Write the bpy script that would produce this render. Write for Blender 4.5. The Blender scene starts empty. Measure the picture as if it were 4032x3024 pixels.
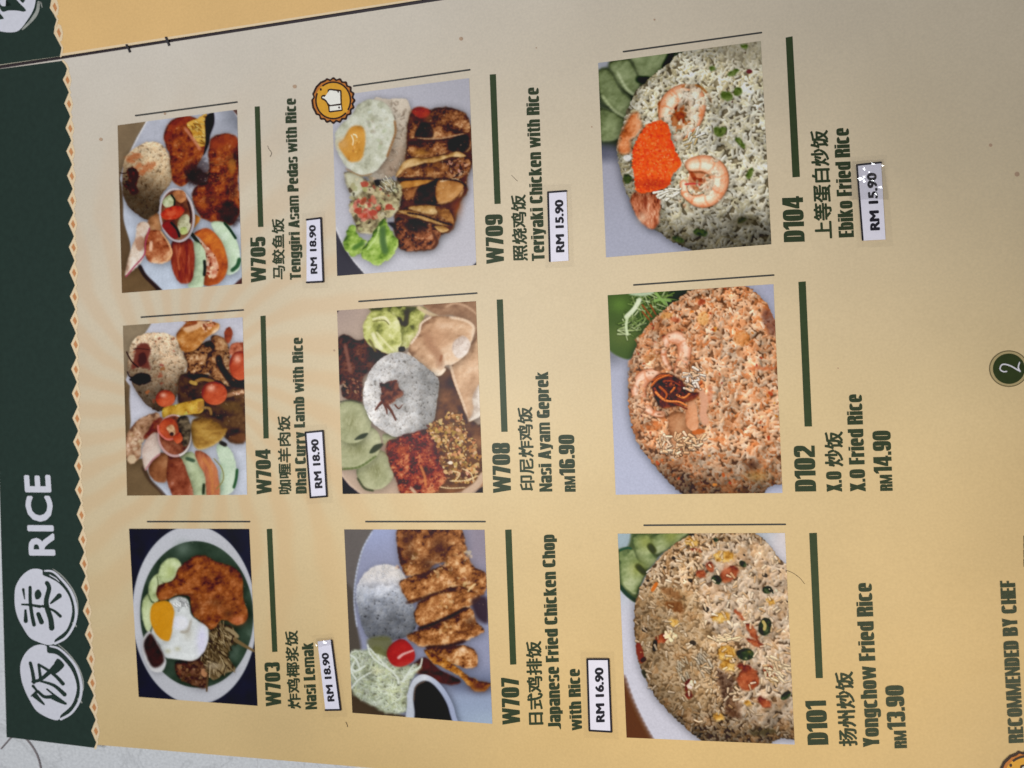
import bpy, bmesh, math, random
import numpy as np
from mathutils import Vector, Matrix
# ================================================================ camera, light, exposure
S = 0.25                                        # one page unit = 25 cm
F, CX, CY = 2900.0, 2016.0, 1512.0              # lens of the phone, in units of a 4032 x 3024 layout drawing
ANG = (-0.042270108387601056, 0.22414187162916524, -0.04017216897244561)
BEND = (0.11851814481852385, 0.08528665249804002, -0.4391014125565427, -0.0383238232839554, -0.01980028369459783)
def _rot(r):
    cx, cy, cz = np.cos(r); sx, sy, sz = np.sin(r)
    return np.array([[cz, -sz, 0], [sz, cz, 0], [0, 0, 1]]) @ np.array([[cy, 0, sy], [0, 1, 0], [-sy, 0, cy]]) @ np.array([[1, 0, 0], [0, cx, -sx], [0, sx, cx]])
RM = _rot(ANG); CAM = -RM.T @ np.array([0, 0, 1.0])
FLIP = np.diag([1., -1., -1.])
def world(P): return (P*np.array([1, -1, -1]))*S
scene = bpy.context.scene
cam = bpy.data.objects.new('camera', bpy.data.cameras.new('camera')); scene.collection.objects.link(cam)
Rw = (FLIP @ RM @ FLIP).T
cam.matrix_world = Matrix([[*Rw[i], world(CAM)[i]] for i in range(3)]+[[0, 0, 0, 1]])
cam.data.sensor_width = 36; cam.data.lens = F/4032*36; cam.data.clip_start = .01; cam.data.clip_end = 20
cam.data.dof.use_dof = True; cam.data.dof.focus_distance = .238; cam.data.dof.aperture_fstop = 13
scene.camera = cam
w = bpy.data.worlds.new('World'); scene.world = w; w.use_nodes = True
w.node_tree.nodes['Background'].inputs[0].default_value = (1.0, .97, .95, 1); w.node_tree.nodes['Background'].inputs[1].default_value = .14
vs = scene.view_settings; vs.view_transform = 'Standard'; vs.look = 'None'; vs.exposure = 0; vs.gamma = 1; vs.use_curve_mapping = False
def area(name, loc, target, size, energy, col, size_y=None, spread=180):
    l = bpy.data.lights.new(name, 'AREA'); l.energy = energy; l.color = col; l.size = size; l.spread = math.radians(spread)
    if size_y: l.shape = 'RECTANGLE'; l.size_y = size_y
    o = bpy.data.objects.new(name, l); scene.collection.objects.link(o); o.location = loc
    o.rotation_euler = (Vector(target)-Vector(loc)).to_track_quat('-Z', 'Y').to_euler(); return o
def lamp(name, loc, r, energy, col):
    l = bpy.data.lights.new(name, 'POINT'); l.energy = energy; l.color = col; l.shadow_soft_size = r
    o = bpy.data.objects.new(name, l); scene.collection.objects.link(o); o.location = loc; return o
area('overhead_panel', (-.15, .0, .50), (-.14, .0, 0), .20, 1.66, (.96, .985, 1.0))
sp = bpy.data.lights.new('added_page_spot', 'SPOT'); sp.energy = 13; sp.color = (1.0, .88, .68); sp.spot_size = math.radians(19); sp.spot_blend = .9; sp.shadow_soft_size = .03  # added spot with no seen source, brightens one zone of the page
spo = bpy.data.objects.new('added_page_spot', sp); scene.collection.objects.link(spo); spo.location = (.42, -.45, .75); spo.rotation_euler = (Vector((.055, -.056, 0))-spo.location).to_track_quat('-Z', 'Y').to_euler()

# ---------------------------------------------------------------- small 2-D picture painter (for the printed food pictures)
def _hash2(ix, iy, seed):
    h = (ix.astype(np.int64)*374761393 + iy.astype(np.int64)*668265263 + seed*974634777) & 0x7fffffff
    h = ((h ^ (h >> 13))*1274126177) & 0x7fffffff
    return ((h ^ (h >> 16)) & 0xffff)/65535.0
def vnoise(x, y, seed):
    ix, iy = np.floor(x), np.floor(y); fx, fy = x-ix, y-iy
    fx = fx*fx*(3-2*fx); fy = fy*fy*(3-2*fy)
    a, b = _hash2(ix, iy, seed), _hash2(ix+1, iy, seed)
    c, d = _hash2(ix, iy+1, seed), _hash2(ix+1, iy+1, seed)
    return (a*(1-fx)+b*fx)*(1-fy)+(c*(1-fx)+d*fx)*fy
def fbm(x, y, seed, octv=4):
    s = 0; a = .5; t = 0
    for o in range(octv):
        s = s+a*vnoise(x+17.3*o, y-9.1*o, seed+o*31); t += a; a *= .55; x = x*2.03; y = y*2.03
    return s/t
def cells(x, y, seed):                       # F1 distance, F2-F1 and a random number per cell
    ix, iy = np.floor(x), np.floor(y); d1 = np.full(x.shape, 9.); d2 = d1.copy(); rid = np.zeros(x.shape)
    for dx in (-1, 0, 1):
        for dy in (-1, 0, 1):
            cx, cy = ix+dx, iy+dy
            px, py = cx+_hash2(cx, cy, seed), cy+_hash2(cx, cy, seed+7)
            d = np.hypot(px-x, py-y); m = d < d1
            d2 = np.where(m, d1, np.minimum(d2, d)); rid = np.where(m, _hash2(cx, cy, seed+13), rid); d1 = np.where(m, d, d1)
    return d1, d2-d1, rid
def sstep(a, b, x):
    t = np.clip((x-a)/(b-a), 0, 1); return t*t*(3-2*t)
def blur(a, r):
    if r < .5: return a
    k = int(max(1, round(r*1.1)))
    for ax in (0, 1):
        for _ in range(2):
            p = np.pad(a, [(k+1, k) if i == ax else (0, 0) for i in range(a.ndim)], mode='edge')
            c = np.cumsum(p, axis=ax); n = 2*k+1
            a = (np.take(c, range(n, n+a.shape[ax]), axis=ax)-np.take(c, range(0, a.shape[ax]), axis=ax))/n
    return a
def spline(pts, closed=True, n=6):
    P = np.array(pts, float); m = len(P); out = []
    rng_ = range(m if closed else m-1)
    for i in rng_:
        g = (lambda k: P[k % m]) if closed else (lambda k: P[min(max(k, 0), m-1)])
        p0, p1, p2, p3 = g(i-1), g(i), g(i+1), g(i+2)
        for t in np.arange(n)/n:
            out.append(.5*((2*p1)+(-p0+p2)*t+(2*p0-5*p1+4*p2-p3)*t*t+(-p0+3*p1-3*p2+p3)*t**3))
    if not closed: out.append(P[-1])
    return np.array(out)
def C(c): return np.array(c, float)/255.
def ramp(t, cols):
    cols = np.array(cols, float)/255.; n = len(cols)-1
    t = np.clip(t, 0, 1)*n; i = np.minimum(t.astype(int), n-1); f = (t-i)[..., None]
    return cols[i]*(1-f)+cols[i+1]*f
class Canvas:
    def __init__(s, w, h, sc=.25, bg=(128, 128, 128), seed=1):
        s.sc = sc; s.W, s.H = int(w*sc), int(h*sc); s.seed = seed
        s.X, s.Y = np.meshgrid((np.arange(s.W)+.5)/sc, (np.arange(s.H)+.5)/sc)
        s.a = np.ones((s.H, s.W, 3))*C(bg); s.rnd = random.Random(seed)
    def n(s, wl, seed=0, octv=4, sx=1., sy=1., rot=0):
        x, y = s.X, s.Y
        if rot:
            c_, s_ = math.cos(rot), math.sin(rot); x, y = x*c_+y*s_, -x*s_+y*c_
        return fbm(x/wl*sx, y/wl*sy, s.seed*97+seed, octv)
    def sdf(s, pts, smooth=True, rough=0, rw=40, seed=0):    # >0 inside, display px
        P = spline(pts) if smooth else np.array(pts, float)
        m = 60+rough
        x0, y0 = P.min(0)-m; x1, y1 = P.max(0)+m
        i0, i1 = max(0, int(x0*s.sc)), min(s.W, int(x1*s.sc)+1); j0, j1 = max(0, int(y0*s.sc)), min(s.H, int(y1*s.sc)+1)
        out = np.full((s.H, s.W), -m*1.)
        if i1 <= i0 or j1 <= j0: return out
        X, Y = s.X[j0:j1, i0:i1], s.Y[j0:j1, i0:i1]
        if rough:
            X = X+rough*2*(fbm(X/rw, Y/rw, seed+s.seed+5, 3)-.5); Y = Y+rough*2*(fbm(X/rw+31, Y/rw, seed+s.seed+6, 3)-.5)
        d = np.full(X.shape, 1e9); ins = np.zeros(X.shape, bool)
        Q = np.roll(P, -1, 0)
        for (ax, ay), (bx, by) in zip(P, Q):
            ex, ey = bx-ax, by-ay; l = ex*ex+ey*ey+1e-9
            t = np.clip(((X-ax)*ex+(Y-ay)*ey)/l, 0, 1)
            d = np.minimum(d, (X-ax-t*ex)**2+(Y-ay-t*ey)**2)
            if ay != by:
                ins ^= ((ay > Y) != (by > Y)) & (X < ex*(Y-ay)/ey+ax)
        out[j0:j1, i0:i1] = np.where(ins, 1, -1)*np.sqrt(d)
        return out
    def mask(s, sd, soft=5): return sstep(-soft, soft, sd)
    def put(s, m, col, op=1.):
        col = C(col) if isinstance(col, (tuple, list)) else col
        m = (m*op)[..., None]; s.a = s.a*(1-m)+col*m
    def poly(s, pts, col, soft=5, op=1., smooth=True, rough=0, rw=40):
        sd = s.sdf(pts, smooth, rough, rw); s.put(s.mask(sd, soft), col, op); return sd
    def shadow(s, sd, dx=8, dy=10, r=20, k=.5):
        m = (sd > 0).astype(float); m = np.roll(np.roll(m, int(dx*s.sc), 1), int(dy*s.sc), 0)
        s.a = s.a*(1-k*blur(m, r*s.sc))[..., None]
    def dark(s, m, k): s.a = s.a*(1-np.clip(m, 0, 1)*k)[..., None]
    def light(s, m, k=1., col=(255, 250, 240)): s.put(np.clip(m*k, 0, 1), col)
    def blob(s, pts, cols, soft=5, wl=60, tex=.5, edge=.25, ew=60, rough=6, rw=40, lx=-.4, ly=-.7, lit=.35, seed=0,
             sh=.45, octv=4, grad=None, smooth=True, bump=1., sx=1, sy=1, rot=0, crag=0.):
        """one piece of food: outline, colour ramp driven by texture, rounded edge and light from (lx,ly)"""
        sd = s.sdf(pts, smooth, rough, rw, seed)
        if sh: s.shadow(sd, 8, 14, 34, sh*.7)
        m = s.mask(sd, soft*1.5)
        n = s.n(wl, seed+3, octv, sx, sy, rot)
        hgt = np.sqrt(np.clip(sd/ew, 0, 1))*ew*.5+n*wl*.35*bump
        if crag:
            r1 = 1-2*np.abs(s.n(wl*.55, seed+51, 3)-.5); r2 = 1-2*np.abs(s.n(wl*.25, seed+52, 2)-.5); hc = r1*wl*.30*crag+r2*wl*.13*crag
            hgt = hgt+hc; cav = np.clip((blur(hc, 3)-hc)/(wl*.12), 0, 1)
        gy, gx = np.gradient(blur(hgt, .7 if crag else 1.2)); gx *= s.sc; gy *= s.sc
        l = np.clip((gx*-lx+gy*-ly)*1.2, -1, 1)
        t = .5+tex*(n-.5)*1.6+lit*l*-1 - .55*edge*(1-np.clip(sd/ew, 0, 1))**2
        if grad is not None: t = t+grad
        if crag: t = t-cav*.45*crag
        s.put(m, ramp(t, cols)); return sd
    def cap(s, x0, y0, x1, y1, w0, w1, col, soft=4, op=1., hl=0., dk=0.):
        r = max(w0, w1)+soft+2
        i0, i1 = max(0, int((min(x0, x1)-r)*s.sc)), min(s.W, int((max(x0, x1)+r)*s.sc)+2)
        j0, j1 = max(0, int((min(y0, y1)-r)*s.sc)), min(s.H, int((max(y0, y1)+r)*s.sc)+2)
        if i1 <= i0 or j1 <= j0: return
        X, Y = s.X[j0:j1, i0:i1], s.Y[j0:j1, i0:i1]
        ex, ey = x1-x0, y1-y0; l = ex*ex+ey*ey+1e-9
        t = np.clip(((X-x0)*ex+(Y-y0)*ey)/l, 0, 1)
        d = np.hypot(X-x0-t*ex, Y-y0-t*ey); w = w0+(w1-w0)*t
        col = np.array(col, float)/255.
        if dk:                                                      # dark crease round the grain
            m = (1-sstep(0, soft*2.2, d-w*.9))[..., None]*dk; s.a[j0:j1, i0:i1] *= (1-m)
        m = ((1-sstep(-soft, soft, d-w))*op)[..., None]
        cc = col
        if hl:
            nx = -(Y-y0-t*ey)/(w+1e-6)-.4*(X-x0-t*ex)/(w+1e-6)
            cc = np.clip(col*(1+hl*np.clip(nx, -1, 1))[..., None], 0, 1)
        s.a[j0:j1, i0:i1] = s.a[j0:j1, i0:i1]*(1-m)+cc*m
    def path(s, pts, w, col, soft=4, op=1., w1=None, hl=0., dk=0.):
        P = spline(pts, False, 5); k = len(P)-1; w1 = w if w1 is None else w1
        for i in range(k):
            a, b = w+(w1-w)*i/k, w+(w1-w)*(i+1)/k
            s.cap(*P[i], *P[i+1], a, b, col, soft, op, hl, dk)
    def grains(s, m, n, L, w, cols, ang=None, spread=3.2, jit=14, hl=.25, dk=.28, soft=3, op=.95, tone=None):
        ys, xs = np.nonzero(m > .5)
        if len(xs) == 0: return
        for k in range(n):
            q = s.rnd.randrange(len(xs)); x, y = xs[q]/s.sc, ys[q]/s.sc
            th = (ang if ang is not None else 0)+(s.rnd.random()-.5)*spread
            l = L*(.55+.7*s.rnd.random())/2; dx, dy = math.cos(th)*l, math.sin(th)*l
            c = list(cols[s.rnd.randrange(len(cols))]); j = (s.rnd.random()-.5)*2*jit
            f = tone[ys[q], xs[q]] if tone is not None else 1.
            c = [min(255, max(0, (v+j)*f)) for v in c]
            s.cap(x-dx, y-dy, x+dx, y+dy, w*(.8+.4*s.rnd.random()), w*(.6+.4*s.rnd.random()), c, soft, op, hl, dk)
    def specks(s, m, n, r0, r1, cols, soft=3, op=.9, jit=10):
        ys, xs = np.nonzero(m > .5)
        if len(xs) == 0: return
        for k in range(n):
            q = s.rnd.randrange(len(xs)); x, y = xs[q]/s.sc, ys[q]/s.sc
            r = r0+(r1-r0)*s.rnd.random()**2; th = s.rnd.random()*6.3
            c = [min(255, max(0, v+(s.rnd.random()-.5)*2*jit)) for v in cols[s.rnd.randrange(len(cols))]]
            s.cap(x, y, x+math.cos(th)*r, y+math.sin(th)*r, r*.8, r*.6, c, soft, op)
    def ell(s, x, y, rx, ry, rot=0, n=16):
        c_, s_ = math.cos(rot), math.sin(rot)
        return [(x+rx*math.cos(a)*c_-ry*math.sin(a)*s_, y+rx*math.cos(a)*s_+ry*math.sin(a)*c_) for a in np.arange(n)*2*math.pi/n]
    def rice(s, m, n, L, w, cols, tone=None, depth=14, under=(120, 84, 54), ang=.6, spread=3.1, jit=9, ao=.035, op=1., dome=None, clump=26):
        """heaped grains: overlapping capsules in a height field, lit from the upper left, with shaded gaps between them"""
        ys, xs = np.nonzero(m > .4)
        if len(xs) == 0: return
        cl = (s.n(110, 61, 3)-.5)*clump*2+(s.n(44, 62, 2)-.5)*clump; Z = cl-depth*.9
        un = C(under)*.5+np.array(cols, float).mean(0)/255.*.40; A = np.ones((s.H, s.W, 3))*un*(.9+.3*(s.n(30, 63, 2)-.5))[..., None]; rnd = s.rnd
        for k in range(int(n*1.35)):
            q = rnd.randrange(len(xs)); x, y = (xs[q]+rnd.random())/s.sc, (ys[q]+rnd.random())/s.sc
            th = ang+(rnd.random()-.5)*spread; l = L*(.6+.6*rnd.random())/2; dx, dy = math.cos(th)*l, math.sin(th)*l; ww = w*(.8+.4*rnd.random()); r = l+ww+2
            i0, i1 = max(0, int((x-r)*s.sc)), min(s.W, int((x+r)*s.sc)+2); j0, j1 = max(0, int((y-r)*s.sc)), min(s.H, int((y+r)*s.sc)+2)
            if i1 <= i0 or j1 <= j0: continue
            X, Y = s.X[j0:j1, i0:i1]-x, s.Y[j0:j1, i0:i1]-y; t = np.clip((X*dx+Y*dy)/(dx*dx+dy*dy+1e-6), -1, 1)
            d2 = ((X-t*dx)**2+(Y-t*dy)**2)/(ww*ww); slope = (rnd.random()-.5)*.9
            z = cl[ys[q], xs[q]]+depth*(rnd.random()-.35)+ww*np.sqrt(np.clip(1-d2, 0, 1))+t*l*slope
            z = np.where(d2 < 1, z, -1e9); g = z > Z[j0:j1, i0:i1]
            if not g.any(): continue
            c = np.array(cols[rnd.randrange(len(cols))], float)+(rnd.random()-.5)*2*jit
            Z[j0:j1, i0:i1][g] = z[g]; A[j0:j1, i0:i1][g] = np.clip(c/255.*.95, 0, 1)
        Zs = blur(Z, .6); gy, gx = np.gradient(Zs); gx *= s.sc; gy *= s.sc
        sh = np.clip(1+.13*(gx+gy*1.2)/np.sqrt(1+.5*(gx**2+gy**2)), .78, 1.14)
        occ = np.clip((blur(Zs, 3)-Zs-1.)*ao, 0, .3)+np.clip((blur(Zs, 9)-Zs)*ao*.25, 0, .14)
        out = A*(sh*(1-np.clip(occ, 0, .75)))[..., None]
        out = out*(1-.25*np.clip(occ, 0, 1)[..., None]*np.array([0, .35, .7]))
        out = .66*out+.34*blur(out, 3.5); out = out*(.95+.34*(blur(cl, 2)/(clump*2+1e-6)))[..., None]
        if tone is not None: out = out*tone[..., None]
        s.put(m, np.clip(out, 0, 1), op)
    def gloss(s, m, n, r0=2, r1=5, col=(236, 216, 190), op=.45):
        s.specks(m, n, r0, r1, [col], 5, min(op, .45), 4)
    def prawn(s, pts, w, cols=((150, 78, 36), (198, 122, 72), (212, 152, 108), (226, 192, 162)), seed=1, stripes=7):
        """a curled cooked prawn: tapering body with a dark outer edge, pale belly and orange bands"""
        P = spline(pts, False, 8); k = len(P)-1; t = np.linspace(0, 1, k+1); W = w*1.3*(.35+.65*np.sin(np.clip(t*1.15+.12, 0, 1)*math.pi)**.7)
        T = np.gradient(P, axis=0); T /= np.linalg.norm(T, axis=1)[:, None]+1e-9; Nn = np.stack([-T[:, 1], T[:, 0]], 1)
        for p, q in zip(P, W): s.cap(p[0]+3, p[1]+7, p[0]+4, p[1]+8, q+7, q+7, (70, 40, 24), 12, .12)
        for sh, c_, f in ((0, cols[0], 1.), (0, cols[1], .88), (.12, cols[2], .7), (.22, cols[3], .34)):
            for i in range(k): s.cap(*(P[i]+Nn[i]*W[i]*sh), *(P[i+1]+Nn[i+1]*W[i+1]*sh), W[i]*f, W[i+1]*f, c_, 12, .55)
        for j in range(stripes):
            i = int((j+.7)/(stripes+.6)*k); a = P[i]-Nn[i]*W[i]*.9; b = P[i]+Nn[i]*W[i]*.75; m_ = (a+b)/2+T[i]*W[i]*.22
            s.path([a, m_, b], 6, (190, 100, 54), 12, .2, 4)
        for j in range(stripes): 
            i = int((j+.35)/(stripes+.6)*k); s.cap(*(P[i]-Nn[i]*W[i]*.25), *(P[i]+Nn[i]*W[i]*.2), 9, 7, (240, 220, 204), 12, .3)
    def unsharp(s, k=.5, r=5):
        s.a = np.clip(s.a+k*(s.a-blur(s.a, r)), 0, 1)
    def bandnoise(s, k=.05, wl=9): s.a = np.clip(s.a*(1+k*2*(s.n(wl, 77, 2)-.5))[..., None], 0, 1)
# ================================================================ page surfaces and helpers
def surf(u, v):
    v = np.clip(v, -.62, .62); return BEND[0]*v**2+BEND[1]*v**3+BEND[2]*v**4+BEND[3]*u*v+BEND[4]*u*v*v
def on_page(P):
    """layout point(s) -> point on the bent menu page (page units)"""
    P = np.atleast_2d(np.asarray(P, float)); d = np.stack([(P[:, 0]-CX)/F, (P[:, 1]-CY)/F, np.ones(len(P))], 1) @ RM
    z = np.zeros(len(P))
    for _ in range(12):
        s = (z-CAM[2])/d[:, 2]; u = CAM[0]+s*d[:, 0]; v = CAM[1]+s*d[:, 1]; z = .5*z+.5*surf(u, v)
    return np.stack([u, v, z], 1)
H0, H1 = on_page([(246, 230)])[0], on_page([(1768, -4)])[0]            # the spine, hinge of the facing page
_hd = (H1-H0)/np.linalg.norm(H1-H0); _up = np.cross(_hd, [0, 0, 1.]); _up /= np.linalg.norm(_up)
if _up[1] > 0: _up = -_up
TILT = math.radians(9)
_fd = _up*math.cos(TILT)+np.array([0, 0, -1.])*math.sin(TILT); FN = np.cross(_hd, _fd)
def on_facing(P):
    P = np.atleast_2d(np.asarray(P, float)); d = np.stack([(P[:, 0]-CX)/F, (P[:, 1]-CY)/F, np.ones(len(P))], 1) @ RM
    s = ((H0-CAM) @ FN)/(d @ FN); return CAM+s[:, None]*d
def place(P, lift, facing=False):
    Q = world(on_facing(P) if facing else on_page(P)); Q[:, 2] += lift*.001; return Q
MATS = {}
def lin(c):
    c = np.array(c, float)/255.; return np.where(c <= .04045, c/12.92, ((c+.055)/1.055)**2.4)
K = .80                                                          # sRGB of the print as photographed -> ink reflectance
def ink(name, rgb, var=.06, scale=900, rough=.5, coat=.15, coat_rough=.35, bump=.02, k=None, big=0.):
    """printed ink under a lightly glossy laminate: colour with fine paper grain and a faint orange-peel"""
    if name in MATS: return MATS[name]
    m = bpy.data.materials.new(name); m.use_nodes = True; nt = m.node_tree; b = nt.nodes['Principled BSDF']
    c = lin(rgb)/(k or K)
    tc = nt.nodes.new('ShaderNodeTexCoord'); n = nt.nodes.new('ShaderNodeTexNoise'); n.inputs['Scale'].default_value = scale; n.inputs['Detail'].default_value = 3
    nt.links.new(tc.outputs['Object'], n.inputs['Vector'])
    mr = nt.nodes.new('ShaderNodeMapRange'); mr.inputs[1].default_value = .25; mr.inputs[2].default_value = .75; mr.inputs[3].default_value = 1-var; mr.inputs[4].default_value = 1+var
    nt.links.new(n.outputs[0], mr.inputs[0])
    src = mr.outputs[0]
    if big:
        n3 = nt.nodes.new('ShaderNodeTexNoise'); n3.inputs['Scale'].default_value = 22; n3.inputs['Detail'].default_value = 4; nt.links.new(tc.outputs['Object'], n3.inputs['Vector'])
        m3 = nt.nodes.new('ShaderNodeMapRange'); m3.inputs[1].default_value = .3; m3.inputs[2].default_value = .7; m3.inputs[3].default_value = 1-big; m3.inputs[4].default_value = 1+big
        nt.links.new(n3.outputs[0], m3.inputs[0]); mm = nt.nodes.new('ShaderNodeMath'); mm.operation = 'MULTIPLY'
        nt.links.new(src, mm.inputs[0]); nt.links.new(m3.outputs[0], mm.inputs[1]); src = mm.outputs[0]
    vm = nt.nodes.new('ShaderNodeVectorMath'); vm.operation = 'SCALE'; vm.inputs[0].default_value = tuple(c); nt.links.new(src, vm.inputs['Scale'])
    nt.links.new(vm.outputs[0], b.inputs['Base Color'])
    b.inputs['Roughness'].default_value = rough; b.inputs['Coat Weight'].default_value = coat; b.inputs['Coat Roughness'].default_value = coat_rough
    b.inputs['Specular IOR Level'].default_value = .15
    if bump:
        n2 = nt.nodes.new('ShaderNodeTexNoise'); n2.inputs['Scale'].default_value = 260; n2.inputs['Detail'].default_value = 4; nt.links.new(tc.outputs['Object'], n2.inputs['Vector'])
        bp = nt.nodes.new('ShaderNodeBump'); bp.inputs['Strength'].default_value = bump*10; bp.inputs['Distance'].default_value = .0003
        nt.links.new(n2.outputs[0], bp.inputs['Height']); nt.links.new(bp.outputs[0], b.inputs['Normal']); nt.links.new(bp.outputs[0], b.inputs['Coat Normal'])
    MATS[name] = m; return m
def link(name, me, parent=None, label=None):
    o = bpy.data.objects.new(name, me); scene.collection.objects.link(o)
    if parent is not None: o.parent = parent
    if label: o['label'] = label
    return o
def empty(name, label, cat, loc=(0, 0, 0), group=None):
    o = bpy.data.objects.new(name, None); scene.collection.objects.link(o); o.location = loc; o.empty_display_size = .01
    o['label'] = label; o['category'] = cat
    if group: o['group'] = group
    return o
class Sheet:
    """flat printed shapes in layout coordinates, laid on the page at a small lift; one mesh, several inks"""
    def __init__(s, facing=False): s.v = []; s.f = []; s.m = []; s.mats = []; s.facing = facing
    def mi(s, mat):
        if mat not in s.mats: s.mats.append(mat)
        return s.mats.index(mat)
    def add(s, V, Fc, mat, lift):
        o = len(s.v); Q = place(V, lift, s.facing); s.v += [tuple(q) for q in Q]
        k = s.mi(mat); s.f += [tuple(i+o for i in f) for f in Fc]; s.m += [k]*len(Fc)
    def poly(s, pts, mat, lift, maxlen=60):
        bm = bmesh.new(); vs_ = [bm.verts.new((x, y, 0)) for x, y in pts]
        bm.faces.new(vs_); bmesh.ops.triangulate(bm, faces=bm.faces[:])
        for _ in range(5):
            lg = [e for e in bm.edges if e.calc_length() > maxlen]
            if not lg: break
            bmesh.ops.subdivide_edges(bm, edges=lg, cuts=1); bmesh.ops.triangulate(bm, faces=[f for f in bm.faces if len(f.verts) > 3])
        bm.normal_update(); bm.verts.index_update()
        V = [(v.co.x, v.co.y) for v in bm.verts]; Fc = []
        for f in bm.faces:
            ids = [v.index for v in f.verts]; Fc.append(ids if f.normal.z < 0 else ids[::-1])
        bm.free(); s.add(V, Fc, mat, lift)
    def quad(s, c, mat, lift, nx=1, ny=1):
        c = np.array(c, float); V = []; Fc = []
        for j in range(ny+1):
            for i in range(nx+1):
                a, b = i/nx, j/ny; V.append((c[0]*(1-a)+c[1]*a)*(1-b)+(c[3]*(1-a)+c[2]*a)*b)
        for j in range(ny):
            for i in range(nx):
                k = j*(nx+1)+i; Fc.append((k, k+nx+1, k+nx+2, k+1))
        s.add(V, Fc, mat, lift)
    def stroke(s, pts, w0, w1, mat, lift, smooth=True, mid=None):
        P = spline(pts, False, 6) if smooth and len(pts) > 2 else np.array(pts, float)
        if len(P) == 2: P = np.array([P[0]+(P[1]-P[0])*t for t in np.linspace(0, 1, 7)])
        T = np.gradient(P, axis=0); T /= np.linalg.norm(T, axis=1)[:, None]+1e-9; N = np.stack([-T[:, 1], T[:, 0]], 1)
        t = np.linspace(0, 1, len(P)); w = w0+(w1-w0)*t if mid is None else np.interp(t, [0, .5, 1], [w0, mid, w1])
        A, B = P+N*w[:, None]/2, P-N*w[:, None]/2; n = len(P)
        s.add(np.concatenate([A, B]), [(i, i+1, n+i+1, n+i) for i in range(n-1)], mat, lift)
        for e, ww in ((0, w[0]), (n-1, w[-1])):
            if ww > 3: s.disc(P[e], ww/2, ww/2, mat, lift, 10)
    def disc(s, c, rx, ry, mat, lift, n=28, rot=0):
        a = np.arange(n)*2*math.pi/n; X, Y = rx*np.cos(a), ry*np.sin(a); cr, sr = math.cos(rot), math.sin(rot)
        V = [(c[0], c[1])]+list(zip(c[0]+X*cr-Y*sr, c[1]+X*sr+Y*cr)); s.add(V, [(0, 1+(i+1) % n, 1+i) for i in range(n)], mat, lift)
    def ring(s, c, rx, ry, wd, mat, lift, a0=0, a1=2*math.pi, n=48):
        a = np.linspace(a0, a1, n); O = np.stack([c[0]+(rx+wd/2)*np.cos(a), c[1]+(ry+wd/2)*np.sin(a)], 1); I = np.stack([c[0]+(rx-wd/2)*np.cos(a), c[1]+(ry-wd/2)*np.sin(a)], 1)
        s.add(np.concatenate([O, I]), [(i, n+i, n+i+1, i+1) for i in range(n-1)], mat, lift)
    def build(s, name, parent, label=None):
        me = bpy.data.meshes.new(name); me.from_pydata(s.v, [], s.f); 
        for m in s.mats: me.materials.append(m)
        me.polygons.foreach_set('material_index', s.m); me.update()
        bm = bmesh.new(); bm.from_mesh(me); bm.normal_update()
        fl = [f for f in bm.faces if f.normal.z < 0]
        if fl: bmesh.ops.reverse_faces(bm, faces=fl)
        bm.to_mesh(me); bm.free()
        return link(name, me, parent, label)
_dgc = [None]
def text_mesh(body, capw, caph, bold, boldy, cjk, spacing):
    """outlines of a line of lettering fitted to capw x caph, strokes thickened by bold: vertices and triangles"""
    def mk(data): 
        o = bpy.data.objects.new('tmp', data); scene.collection.objects.link(o); dg = bpy.context.evaluated_depsgraph_get(); dg.update(); return o, dg
    cu = bpy.data.curves.new('tmp', 'FONT'); cu.body = body; cu.space_character = spacing; cu.resolution_u = 3
    o, dg = mk(cu); oe = o.evaluated_get(dg)
    me = oe.to_mesh(); V = np.array([v.co[:2] for v in me.vertices]); oe.to_mesh_clear()
    x0, x1 = V[:, 0].min(), V[:, 0].max(); y0, y1 = (V[:, 1].min(), V[:, 1].max()) if cjk else (0, CAPH)
    sx, sy = (capw-2*bold)/(x1-x0), (caph-2*boldy)/(y1-y0)
    me = oe.to_mesh(); Fc = [tuple(p.vertices) for p in me.polygons]; oe.to_mesh_clear()
    bpy.data.objects.remove(o); bpy.data.curves.remove(cu)
    V = np.stack([(V[:, 0]-x0)*sx+bold, (V[:, 1]-y0)*sy+boldy], 1)
    return V, Fc
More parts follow.
